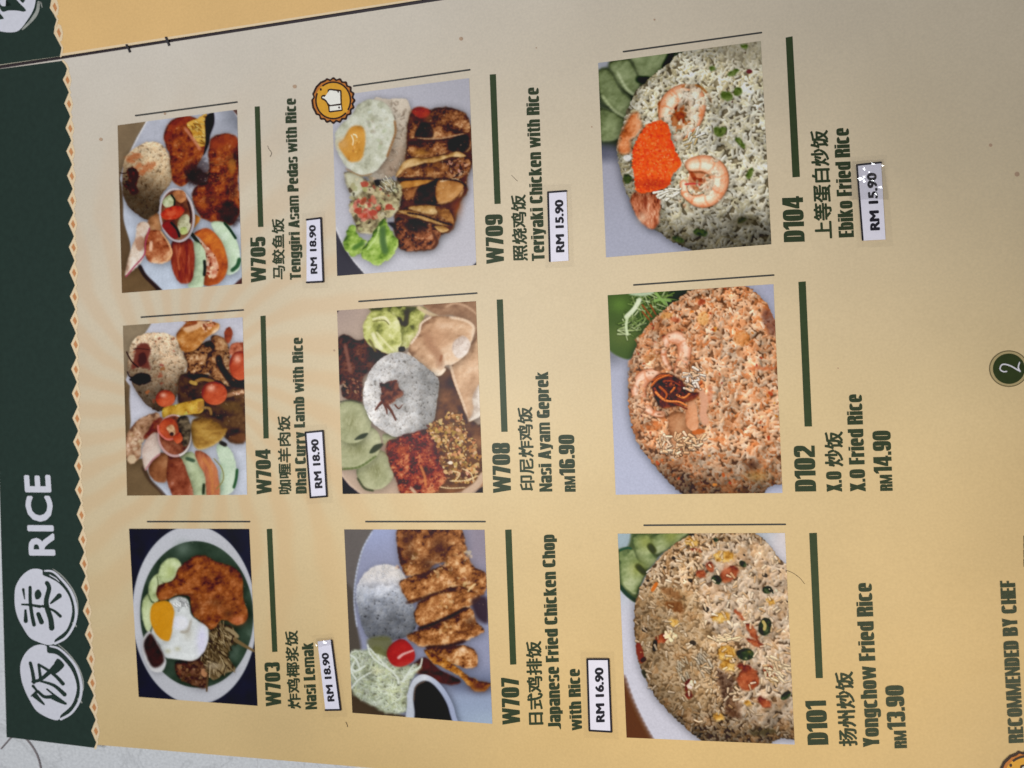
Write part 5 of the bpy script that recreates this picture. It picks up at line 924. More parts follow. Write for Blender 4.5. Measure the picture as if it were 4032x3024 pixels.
    for x, y, r in ((390, 290, 13), (580, 385, 18), (455, 222, 16), (268, 390, 12), (600, 850, 26), (240, 750, 22), (700, 600, 24), (1135, 348, 20), (980, 200, 10), (1296, 545, 10), (590, 40, 24)): c.put(c.mask(c.sdf(c.ell(x, y, r, r*.8, .5), True, 5), 5), (50, 46, 46), .85)
    c.path([(330, 410), (300, 460)], 12, (190, 110, 50), 7, .8); c.put(c.mask(c.sdf(c.ell(470, 580, 70, 44, .3), True, 20), 16), (110, 66, 34), .75); c.put(c.mask(c.sdf(c.ell(440, 480, 80, 30, .5), True, 20), 16), (122, 80, 48), .6)
    eg(1180, 540, 40, 30, .5, 12); eg(810, 660, 80, 40, -.2, 13); ham(940, 640, 60, 16, .4, 14); eg(460, 700, 50, 30, .6, 15)
    c.path([(860, 690), (890, 715), (930, 710)], 8, (222, 214, 206), 4, .95)
    ham(370, 820, 56, 40, -.4, 16, .2); c.path([(320, 840), (315, 900)], 16, (44, 40, 34), 8, .8); c.specks(c.mask(c.sdf(c.ell(430, 810, 36, 44)), 4), 14, 10, 18, [(214, 206, 186), (200, 190, 164)], 4, .95)
    c.put(c.mask(c.sdf(c.ell(205, 920, 26, 80, -.15), True, 8), 8), (118, 50, 30), .9); c.path([(225, 980), (240, 970)], 14, (60, 30, 26), 8, .8); c.path([(230, 1060), (250, 1100)], 14, (56, 58, 48), 8, .7)
    ham(1040, 770, 100, 30, .6, 17); ham(1060, 850, 80, 26, .1, 18, .15); pea(1135, 730, 58, 80, .2, 19); c.path([(1120, 690), (1135, 720), (1130, 750)], 10, (170, 160, 110), 6, .8); c.grains(c.mask(c.sdf(c.ell(850, 820, 110, 24)), 4), 14, 50, 9, [(206, 190, 168)], .2, 1.)
    eg(850, 930, 80, 74, .3, 20); eg(860, 1020, 66, 50, 0, 21); pea(990, 935, 76, 52, 0, 22); c.put(np.exp(-((c.X-1020)/18)**2-((c.Y-915)/12)**2), (110, 110, 60), .8)
    c.put(c.mask(c.sdf([(770, 1060), (860, 1080), (920, 1100), (900, 1180), (880, 1330), (960, 1400), (880, 1400), (830, 1280)], True, 14), 24), (70, 50, 44), .7)
    ham(1010, 1120, 96, 100, .1, 23); ham(990, 1040, 80, 34, .1, 24, .2); c.put(np.exp(-((c.X-1000)/40)**2-((c.Y-1110)/30)**2), (196, 116, 84), .6); ham(1170, 1060, 60, 44, .4, 25, .1); eg(1200, 1130, 40, 26, .2, 26)
    c.grains(c.mask(c.sdf(c.ell(1230, 1070, 90, 110)), 10)*ms, 30, 50, 9, [(206, 194, 176), (190, 170, 148)], .7, 1.6); eg(1010, 1300, 30, 24, 0, 27); ham(1130, 1290, 70, 40, .3, 28, .2); pea(1290, 1240, 50, 30, -.6, 29)
    ham(560, 1160, 22, 60, -.1, 30, .25); ham(570, 1240, 34, 36, 0, 31, .3); c.specks(c.mask(c.sdf(c.ell(600, 1160, 30, 30)), 4), 7, 10, 16, [(206, 204, 200)]); eg(790, 1400, 44, 34, .4, 32)
    c.put(c.mask(c.sdf(c.ell(1130, 1510, 120, 26), True, 18), 20), (64, 60, 44), .7); c.put(c.mask(c.sdf(c.ell(900, 1340, 60, 70), True, 18), 24), (90, 62, 50), .5)
    c.grains(c.mask(c.sdf(c.ell(690, 1000, 60, 90)), 6), 24, 50, 7, [(206, 200, 194), (186, 176, 164)], 1.1, 1., 10, .2, .2, 5, .6); c.grains(c.mask(c.sdf(c.ell(540, 1060, 60, 90)), 6), 16, 50, 7, [(196, 190, 180)], 1.0, 1., 10, .2, .2, 5, .6)
    c.grains(ms, 260, 34, 8, g, .7, 3.1, 10, .3, .2, 4, .7, tone)
    c.path([(610, 1420), (640, 1435), (670, 1430)], 5, (210, 196, 180), 4, .8); c.a = c.a*(1-ms[..., None]*np.array([.0, .035, .10])); c.gloss(ms, 90)
    c.unsharp(.12, 3)
    return c
# ================================================================ the table under the menu
def stone_material():
    m = bpy.data.materials.new('speckled_grey_stone'); m.use_nodes = True; nt = m.node_tree; b = nt.nodes['Principled BSDF']
    tc = nt.nodes.new('ShaderNodeTexCoord'); n = nt.nodes.new('ShaderNodeTexNoise'); n.inputs['Scale'].default_value = 700; n.inputs['Detail'].default_value = 4
    n2 = nt.nodes.new('ShaderNodeTexNoise'); n2.inputs['Scale'].default_value = 26; n2.inputs['Detail'].default_value = 5; n2.inputs['Distortion'].default_value = 1.2
    for q in (n, n2): nt.links.new(tc.outputs['Object'], q.inputs['Vector'])
    r = nt.nodes.new('ShaderNodeValToRGB'); r.color_ramp.elements[0].position = .3; r.color_ramp.elements[1].position = .7
    r.color_ramp.elements[0].color = (*(lin((194, 196, 200))/K), 1); r.color_ramp.elements[1].color = (*(lin((214, 216, 220))/K), 1)
    ab = nt.nodes.new('ShaderNodeMath'); ab.operation = 'SUBTRACT'; ab.inputs[1].default_value = .5; nt.links.new(n2.outputs[0], ab.inputs[0])
    a2 = nt.nodes.new('ShaderNodeMath'); a2.operation = 'ABSOLUTE'; nt.links.new(ab.outputs[0], a2.inputs[0])
    mr = nt.nodes.new('ShaderNodeMapRange'); mr.inputs[1].default_value = 0; mr.inputs[2].default_value = .02; mr.inputs[3].default_value = .86; mr.inputs[4].default_value = 1; nt.links.new(a2.outputs[0], mr.inputs[0])
    nt.links.new(n.outputs[0], r.inputs[0]); vm = nt.nodes.new('ShaderNodeVectorMath'); vm.operation = 'SCALE'
    nt.links.new(r.outputs[0], vm.inputs[0]); nt.links.new(mr.outputs[0], vm.inputs['Scale']); nt.links.new(vm.outputs[0], b.inputs['Base Color'])
    b.inputs['Roughness'].default_value = .45; return m
TABLE_Z = -.0115
bm = bmesh.new(); bmesh.ops.create_cube(bm, size=1); me = bpy.data.meshes.new('table_top'); bm.to_mesh(me); bm.free()
table = link('table_top', me); table.scale = (.9, .7, .03); table.location = (0, 0, TABLE_Z-.015); table['kind'] = 'structure'; me.materials.append(stone_material())

# ================================================================ the menu booklet
PAPER = (206, 206, 206)
def paper_material(rays):
    m = ink('laminated_cream_page' if rays else 'laminated_tan_page', PAPER if rays else (222, 182, 122), .05, 1300, big=.045); nt = m.node_tree
    if rays:                                                            # the printed sunburst behind the first column
        b = nt.nodes['Principled BSDF']; src = b.inputs['Base Color'].links[0].from_socket
        g = nt.nodes.new('ShaderNodeNewGeometry'); sp = nt.nodes.new('ShaderNodeSeparateXYZ'); nt.links.new(g.outputs['Position'], sp.inputs[0])
        c0 = place([(760, 1540)], 0)[0]
        def mth(op, a, b_=None, c_=None):
            n = nt.nodes.new('ShaderNodeMath'); n.operation = op
            for i, q in enumerate((a, b_, c_)):
                if q is None: continue
                if isinstance(q, (int, float)): n.inputs[i].default_value = q
                else: nt.links.new(q, n.inputs[i])
            return n.outputs[0]
        dx, dy = mth('SUBTRACT', sp.outputs[0], float(c0[0])), mth('SUBTRACT', sp.outputs[1], float(c0[1]))
        rad = mth('SQRT', mth('ADD', mth('MULTIPLY', dx, dx), mth('MULTIPLY', dy, dy)))
        nz = nt.nodes.new('ShaderNodeTexNoise'); nz.inputs['Scale'].default_value = 30; nt.links.new(g.outputs['Position'], nz.inputs['Vector'])
        an = mth('ADD', mth('ARCTAN2', dy, dx), mth('ADD', mth('MULTIPLY', rad, 7.0), mth('MULTIPLY', nz.outputs[0], .22)))
        st = mth('SINE', mth('MULTIPLY', an, 26.0))
        fade = nt.nodes.new('ShaderNodeMapRange'); fade.interpolation_type = 'SMOOTHSTEP'; fade.inputs[1].default_value = .045; fade.inputs[2].default_value = .135; fade.inputs[3].default_value = 1; fade.inputs[4].default_value = 0
        nt.links.new(rad, fade.inputs[0])
        k = nt.nodes.new('ShaderNodeMapRange'); k.interpolation_type = 'SMOOTHSTEP'; k.inputs[1].default_value = -.9; k.inputs[2].default_value = .9; nt.links.new(st, k.inputs[0])
        mx = nt.nodes.new('ShaderNodeMix'); mx.data_type = 'RGBA'; nt.links.new(mth('MULTIPLY', k.outputs[0], mth('MULTIPLY', fade.outputs[0], .46)), mx.inputs['Factor'])
        nt.links.new(src, mx.inputs['A']); mx.inputs['B'].default_value = (*(lin((206, 190, 176))/K), 1)
        nt.links.new(mx.outputs['Result'], b.inputs['Base Color'])
    return m
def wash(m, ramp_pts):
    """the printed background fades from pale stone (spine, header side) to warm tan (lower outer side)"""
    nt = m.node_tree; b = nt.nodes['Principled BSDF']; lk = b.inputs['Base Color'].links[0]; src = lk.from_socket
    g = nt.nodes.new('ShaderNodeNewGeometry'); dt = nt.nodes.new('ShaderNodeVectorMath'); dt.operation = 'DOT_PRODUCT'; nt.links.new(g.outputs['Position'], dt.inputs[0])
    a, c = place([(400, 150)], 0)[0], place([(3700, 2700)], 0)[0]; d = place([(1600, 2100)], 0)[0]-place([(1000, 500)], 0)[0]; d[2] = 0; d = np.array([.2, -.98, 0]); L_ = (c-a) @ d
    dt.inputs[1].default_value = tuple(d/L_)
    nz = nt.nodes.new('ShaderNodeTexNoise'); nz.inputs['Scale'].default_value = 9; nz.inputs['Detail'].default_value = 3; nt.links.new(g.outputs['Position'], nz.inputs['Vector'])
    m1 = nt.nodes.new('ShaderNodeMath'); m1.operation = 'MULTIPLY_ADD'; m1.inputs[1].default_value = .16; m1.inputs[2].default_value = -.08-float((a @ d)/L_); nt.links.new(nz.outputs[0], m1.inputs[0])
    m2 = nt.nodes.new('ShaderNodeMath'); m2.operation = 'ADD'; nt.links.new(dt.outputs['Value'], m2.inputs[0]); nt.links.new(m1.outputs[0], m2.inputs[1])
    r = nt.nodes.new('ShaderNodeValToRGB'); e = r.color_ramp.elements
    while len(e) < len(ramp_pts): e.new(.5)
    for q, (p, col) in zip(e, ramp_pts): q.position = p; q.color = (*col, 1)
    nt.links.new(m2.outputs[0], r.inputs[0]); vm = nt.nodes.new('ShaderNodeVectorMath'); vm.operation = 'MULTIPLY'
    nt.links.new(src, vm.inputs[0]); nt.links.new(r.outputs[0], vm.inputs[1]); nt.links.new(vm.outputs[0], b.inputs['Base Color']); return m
cream, tan = paper_material(True), paper_material(False)
white_edge = ink('paper_edge', (214, 206, 184), .05); green = ink('header_green', (35, 51, 45), .10, 500); bar_green = ink('bar_green', (50, 64, 38), .10, 700)
text_green = ink('text_green', (46, 58, 38), .14, 1200); rule_grey = ink('rule_grey', (62, 62, 60), .1); disc_white = ink('emblem_white', (206, 206, 216), .05)
brush_grey = ink('brush_grey', (150, 152, 146), .25, 400); pale = ink('pale_border', (226, 202, 166), .04); terra = ink('terracotta', (196, 134, 86), .06); black = ink('slip_black', (28, 26, 36), .1)
slip_white = ink('slip_white', (224, 222, 238), .03, 600, coat=.15); gap_shade_brown = ink('spine_gap_shade', (52, 44, 48), .15, 300)
gold, gold_rim, badge_dark, badge_white = ink('badge_gold', (214, 156, 46), .06), ink('badge_rim', (186, 112, 44), .08), ink('badge_outline', (46, 24, 16), .1), ink('badge_cream', (232, 230, 222), .04)
menu = empty('menu_booklet', 'open laminated menu booklet with nine dish photographs on its cream page', 'menu')

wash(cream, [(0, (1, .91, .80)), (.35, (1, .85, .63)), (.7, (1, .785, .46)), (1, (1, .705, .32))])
def page_solid(name, corners, mat, thick, facing, nx, ny, parent, label):
    c = np.array(corners, float); V = []
    for j in range(ny+1):
        for i in range(nx+1):
            a, b = i/nx, j/ny; V.append((c[0]*(1-a)+c[1]*a)*(1-b)+(c[3]*(1-a)+c[2]*a)*b)
    T = place(V, 0, facing); B = T.copy(); B[:, 2] -= thick; n = len(T); Fc = []; mi = []
    idx = lambda i, j: j*(nx+1)+i
    for j in range(ny):
        for i in range(nx):
            q = (idx(i, j), idx(i, j+1), idx(i+1, j+1), idx(i+1, j)); Fc.append(q); mi.append(0); Fc.append(tuple(k+n for k in q[::-1])); mi.append(1)
    rim = [idx(i, 0) for i in range(nx+1)]+[idx(nx, j) for j in range(1, ny+1)]+[idx(i, ny) for i in range(nx-1, -1, -1)]+[idx(0, j) for j in range(ny-1, 0, -1)]
    for a, b in zip(rim, rim[1:]+rim[:1]): Fc.append((a, b, b+n, a+n)); mi.append(1)
    me = bpy.data.meshes.new(name); me.from_pydata([tuple(q) for q in np.concatenate([T, B])], [], Fc)
    me.materials.append(mat); me.materials.append(white_edge); me.polygons.foreach_set('material_index', mi)
    for p in me.polygons: p.use_smooth = False
    me.update(); bm = bmesh.new(); bm.from_mesh(me); bmesh.ops.recalc_face_normals(bm, faces=bm.faces[:]); bm.to_mesh(me); bm.free()
    return link(name, me, parent, label)
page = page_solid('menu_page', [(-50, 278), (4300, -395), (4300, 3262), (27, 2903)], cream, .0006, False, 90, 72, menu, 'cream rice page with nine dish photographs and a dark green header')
facing = page_solid('menu_page', [(-60, 262), (4300, -415), (4300, -1100), (-60, -1100)], tan, .0008, True, 8, 8, menu, 'tan facing page with a white brush emblem on its green header')
sh = Sheet(); sh.quad([(-60, 250), (4300, -425), (4300, -380), (-60, 292)], gap_shade_brown, -.7, 60, 1); sh.build('spine_shade_strip', menu)  # dark strip: the shadow in the gap between the pages, put in as colour
sh = Sheet(True); sh.quad([(-60, 254), (240, 208), (240, 222), (-60, 266)], white_edge, .12, 8, 1); sh.quad([(240, 212), (4300, -418), (4300, -412), (240, 222)], pale, .12, 40, 1); sh.build('page_rim', facing)

# ---- header band, border pattern
DIA = [(267, 316), (273, 410), (278, 506), (281, 598), (284, 694), (286, 790), (289, 883), (291, 975), (293, 1074), (295, 1169), (296, 1263), (299, 1357), (300, 1455), (303, 1551), (305, 1648), (308, 1742), (312, 1836), (315, 1930), (322, 2028), (328, 2125), (333, 2220), (340, 2314), (346, 2407), (354, 2501), (360, 2595), (365, 2689), (372, 2785), (379, 2879)]
edge = [(244, 240), (258, 256), (265, 272), (258, 296)]
for k, (x, y) in enumerate(DIA):
    edge.append((x-19, y-2))
    nx, ny = DIA[k+1] if k+1 < len(DIA) else (385, 2946)
    if k+1 < len(DIA): edge += [((x+nx)/2-5, (y+ny)/2-16), ((x+nx)/2+2, (y+ny)/2+2), ((x+nx)/2-4, (y+ny)/2+16)]
    else: edge += [(380, 2922), (372, 2946)]
eg_ = np.array(edge); ys = eg_[:, 1]
left_x = np.interp(ys, [278, 2903], [-46, 27]); left_y = ys.copy(); 
LB = np.stack([left_x, np.minimum(ys+ (244-left_x)*0, 2903)], 1)
LB[:4, 1] = [278, 282, 286, 296]; LB[-3:, 1] = [2885, 2896, 2902]
RB = eg_.copy(); RB[-1] = (372, 2944); RB[-2] = (380, 2924)
sh = Sheet(); V = []; nxs = 7
for a, b in zip(LB, RB):
    for i in range(nxs+1): V.append(a+(b-a)*i/nxs)
sh.add(V, [((j)*(nxs+1)+i, (j+1)*(nxs+1)+i, (j+1)*(nxs+1)+i+1, j*(nxs+1)+i+1) for j in range(len(LB)-1) for i in range(nxs)], green, .14)
sh.build('header_band', page)
sh = Sheet()
for k, (x, y) in enumerate(DIA):
    s_ = 1+.0*k; sh.poly([(x-20, y), (x-6, y-26), (x+2, y-40), (x+10, y-20), (x+15, y), (x+11, y+20), (x+4, y+40), (x-6, y+26)], pale, .07)
    sh.poly([(x-9, y-2), (x-1, y-17), (x+8, y+2), (x+1, y+17)], terra, .11)
sh.stroke(eg_+np.array([4, 0]), 9, 9, pale, .09, smooth=False)
sh.build('diamond_border', page)
sh = Sheet(True)
fe = [(208, -120), (214, -60), (203, 0), (197, 33), (212, 55), (224, 78), (216, 105), (213, 132), (228, 160), (243, 188), (240, 208), (237, 222)]
sh.poly([(-60, -120)]+fe+[(-60, 264)], green, .14); sh.build('header_band', facing)
sh = Sheet(True)
for x, y in ((211, -66), (217, 29), (233, 130)):
    sh.poly([(x-20, y), (x-4, y-36), (x+8, y-30), (x+16, y), (x+12, y+30), (x+2, y+36)], pale, .07); sh.poly([(x-9, y-6), (x-1, y-19), (x+8, y+3), (x+2, y+19)], terra, .11)
sh.stroke(np.array(fe)+np.array([3, 0]), 8, 8, pale, .09, smooth=False); sh.build('diamond_border', facing)

# ---- emblems
def zc(x0, y0, sc): return lambda pts: [(x0+x/sc, y0+y/sc) for x, y in pts]
z = zc(20, 2200, 2.37)
def emblem(z, sc, outline, arcs, strokes, blobs, parent, facing=False, label=None):
    sh = Sheet(facing); sh.poly(spline(z(outline), True, 3), disc_white, .20)
    for pts, a, b, c, g in arcs: sh.stroke(z(pts), a/sc, b/sc, disc_white if g == 0 else brush_grey, .19 if g else .21, mid=c/sc)
    for pts, a, b in strokes: sh.stroke(z(pts), a/sc, b/sc, green, .27)
    for pts in blobs: sh.poly(spline(z(pts), True, 3), green, .27)
    return sh.build('emblem', parent, label)
emblem(z, 2.37, [(280, 92), (350, 105), (356, 150), (420, 178), (510, 232), (590, 330), (628, 450), (618, 560), (572, 668), (470, 752), (462, 790), (400, 803), (300, 770), (230, 730), (170, 640), (120, 540), (95, 430), (95, 300), (115, 230), (160, 160), (220, 110)],
    [([(375, 112), (450, 120), (530, 190), (610, 290), (655, 400), (668, 520), (640, 630), (570, 735), (470, 790)], 16, 22, 26, 0), ([(450, 95), (540, 165), (630, 280), (678, 400), (682, 520)], 8, 8, 14, 1), ([(420, 150), (480, 185), (510, 215)], 8, 4, 10, 0), ([(640, 600), (668, 630)], 24, 14, 20, 1)],
    [([(174, 285), (188, 375)], 26, 8), ([(238, 265), (240, 400), (255, 520), (275, 615)], 30, 36), ([(162, 425), (240, 430), (330, 445)], 16, 30), ([(195, 480), (198, 580)], 22, 40), ([(315, 515), (345, 590)], 40, 46), ([(395, 225), (415, 275), (390, 380), (395, 450), (430, 560), (440, 645)], 40, 52), ([(350, 440), (400, 452)], 24, 30), ([(430, 415), (470, 380), (510, 345)], 16, 50), ([(420, 465), (470, 490), (520, 535)], 20, 30)],
    [[(290, 300), (320, 285), (345, 330), (325, 372), (290, 375), (280, 330)]], page, label='upper white brush emblem with a dark calligraphic character')
emblem(z, 2.37, [(330, 800), (390, 815), (400, 875), (480, 890), (555, 950), (630, 1050), (670, 1170), (665, 1260), (620, 1370), (525, 1455), (515, 1490), (480, 1505), (400, 1480), (300, 1420), (240, 1330), (190, 1230), (155, 1120), (145, 1010), (165, 930), (210, 860), (270, 815)],
    [([(425, 815), (500, 835), (580, 900), (660, 1000), (705, 1120), (715, 1230), (690, 1340), (620, 1440), (525, 1495)], 16, 22, 26, 0), ([(500, 800), (590, 880), (680, 1000), (730, 1130), (732, 1230)], 8, 8, 14, 1), ([(690, 1310), (718, 1340)], 26, 14, 20, 1)],
    [([(240, 970), (262, 1060), (275, 1150)], 30, 36), ([(262, 1145), (335, 1125), (420, 1055), (470, 1005)], 26, 50), ([(318, 985), (335, 1110)], 24, 30), ([(318, 985), (400, 1035), (480, 1095), (545, 1165)], 22, 36), ([(335, 1140), (460, 1180), (560, 1265)], 20, 40), ([(265, 1185), (310, 1240)], 26, 20), ([(300, 1240), (250, 1280)], 30, 14), ([(285, 1275), (330, 1320), (370, 1358)], 50, 14), ([(310, 1235), (370, 1285), (440, 1285)], 26, 36), ([(395, 1215), (470, 1275), (570, 1350)], 16, 22)],
    [[(440, 1040), (490, 930), (550, 975), (550, 1010), (480, 1070)], [(400, 1280), (480, 1275), (575, 1345), (560, 1360), (460, 1320)]], page, label='lower white brush emblem with a dark calligraphic character')
zf = zc(0, 0, 5.53)
emblem(zf, 5.53, [(780, -300), (785, 0), (735, 220), (600, 450), (430, 660), (250, 710), (0, 680), (-300, 560), (-500, 200), (-500, -300)],
    [([(850, 60), (820, 250), (700, 440), (500, 640)], 60, 40, 80, 1), ([(900, 60), (925, 170)], 30, 14, 20, 1)], [],
    [[(140, 0), (330, -20), (440, 80), (550, 190), (575, 240), (520, 262), (400, 240), (200, 235), (70, 265), (0, 160), (0, 60), (60, 140), (270, 120)], [(-30, 250), (20, 310), (92, 400), (60, 425), (-30, 415)], [(430, -20), (560, -20), (520, 68), (480, 50)]], facing, True)
title = Sheet(); lettering(title, (60, 1840, 4.367), (700, 1518), (611, 130), (-455, -3), 'RICE', 'title', disc_white, .20); title.build('title_lettering', page)

# ---- the nine dishes: photograph, rule, bar, code, names, price
def photo(pic, quad, crop, kk, label):
    c = pic(); A = blur(c.a, .35); A = np.clip(.47+(A-.47)*1.15-.012, .02, 1); g_ = A.mean(2, keepdims=True); A = np.clip(g_+(A-g_)*(.97 if crop[0] > 2000 else .86), 0, 1); x0, y0, sc = crop; q = np.array(quad, float)
    wd, ht = np.linalg.norm(q[1]-q[0]), np.linalg.norm(q[3]-q[0]); nx, ny = int(wd/2.5), int(ht/2.5)
    a, b = np.meshgrid(np.linspace(0, 1, nx+1), np.linspace(0, 1, ny+1)); a, b = a.ravel()[:, None], b.ravel()[:, None]
    P = (q[0]*(1-a)+q[1]*a)*(1-b)+(q[3]*(1-a)+q[2]*a)*b
    X = np.clip((P[:, 0]-x0)*sc*c.sc-.5, 0, c.W-1.001); Y = np.clip((P[:, 1]-y0)*sc*c.sc-.5, 0, c.H-1.001)
    i, j = X.astype(int), Y.astype(int); fx, fy = (X-i)[:, None], (Y-j)[:, None]
    col = (A[j, i]*(1-fx)+A[j, i+1]*fx)*(1-fy)+(A[j+1, i]*(1-fx)+A[j+1, i+1]*fx)*fy
    V = place(P, .1); n = nx+1; k = (np.arange(ny)[:, None]*n+np.arange(nx)[None]).ravel()
    me = bpy.data.meshes.new('food_photo'); me.from_pydata(V.tolist(), [], np.stack([k, k+n, k+n+1, k+1], 1).tolist())
    at = me.color_attributes.new('print', 'FLOAT_COLOR', 'POINT'); L = np.ones((len(V), 4)); L[:, :3] = np.clip((lin(col*255)-.012)/kk, .002, 1); at.data.foreach_set('color', L.ravel().astype(np.float32))
    me.materials.append(photo_ink); me.update(); return link('food_photo', me, page, label)
photo_ink = bpy.data.materials.new('photo_print'); photo_ink.use_nodes = True; nt = photo_ink.node_tree; b = nt.nodes['Principled BSDF']
at = nt.nodes.new('ShaderNodeAttribute'); at.attribute_name = 'print'; tc = nt.nodes.new('ShaderNodeTexCoord'); n = nt.nodes.new('ShaderNodeTexNoise'); n.inputs['Scale'].default_value = 1400; n.inputs['Detail'].default_value = 2
nt.links.new(tc.outputs['Object'], n.inputs['Vector']); mr = nt.nodes.new('ShaderNodeMapRange'); mr.inputs[1].default_value = .25; mr.inputs[2].default_value = .75; mr.inputs[3].default_value = .93; mr.inputs[4].default_value = 1.07; nt.links.new(n.outputs[0], mr.inputs[0])
vm = nt.nodes.new('ShaderNodeVectorMath'); vm.operation = 'SCALE'; nt.links.new(at.outputs['Color'], vm.inputs[0]); nt.links.new(mr.outputs[0], vm.inputs['Scale']); nt.links.new(vm.outputs[0], b.inputs['Base Color'])
b.inputs['Roughness'].default_value = .5; b.inputs['Coat Weight'].default_value = .15; b.inputs['Coat Roughness'].default_value = .35; b.inputs['Specular IOR Level'].default_value = .15

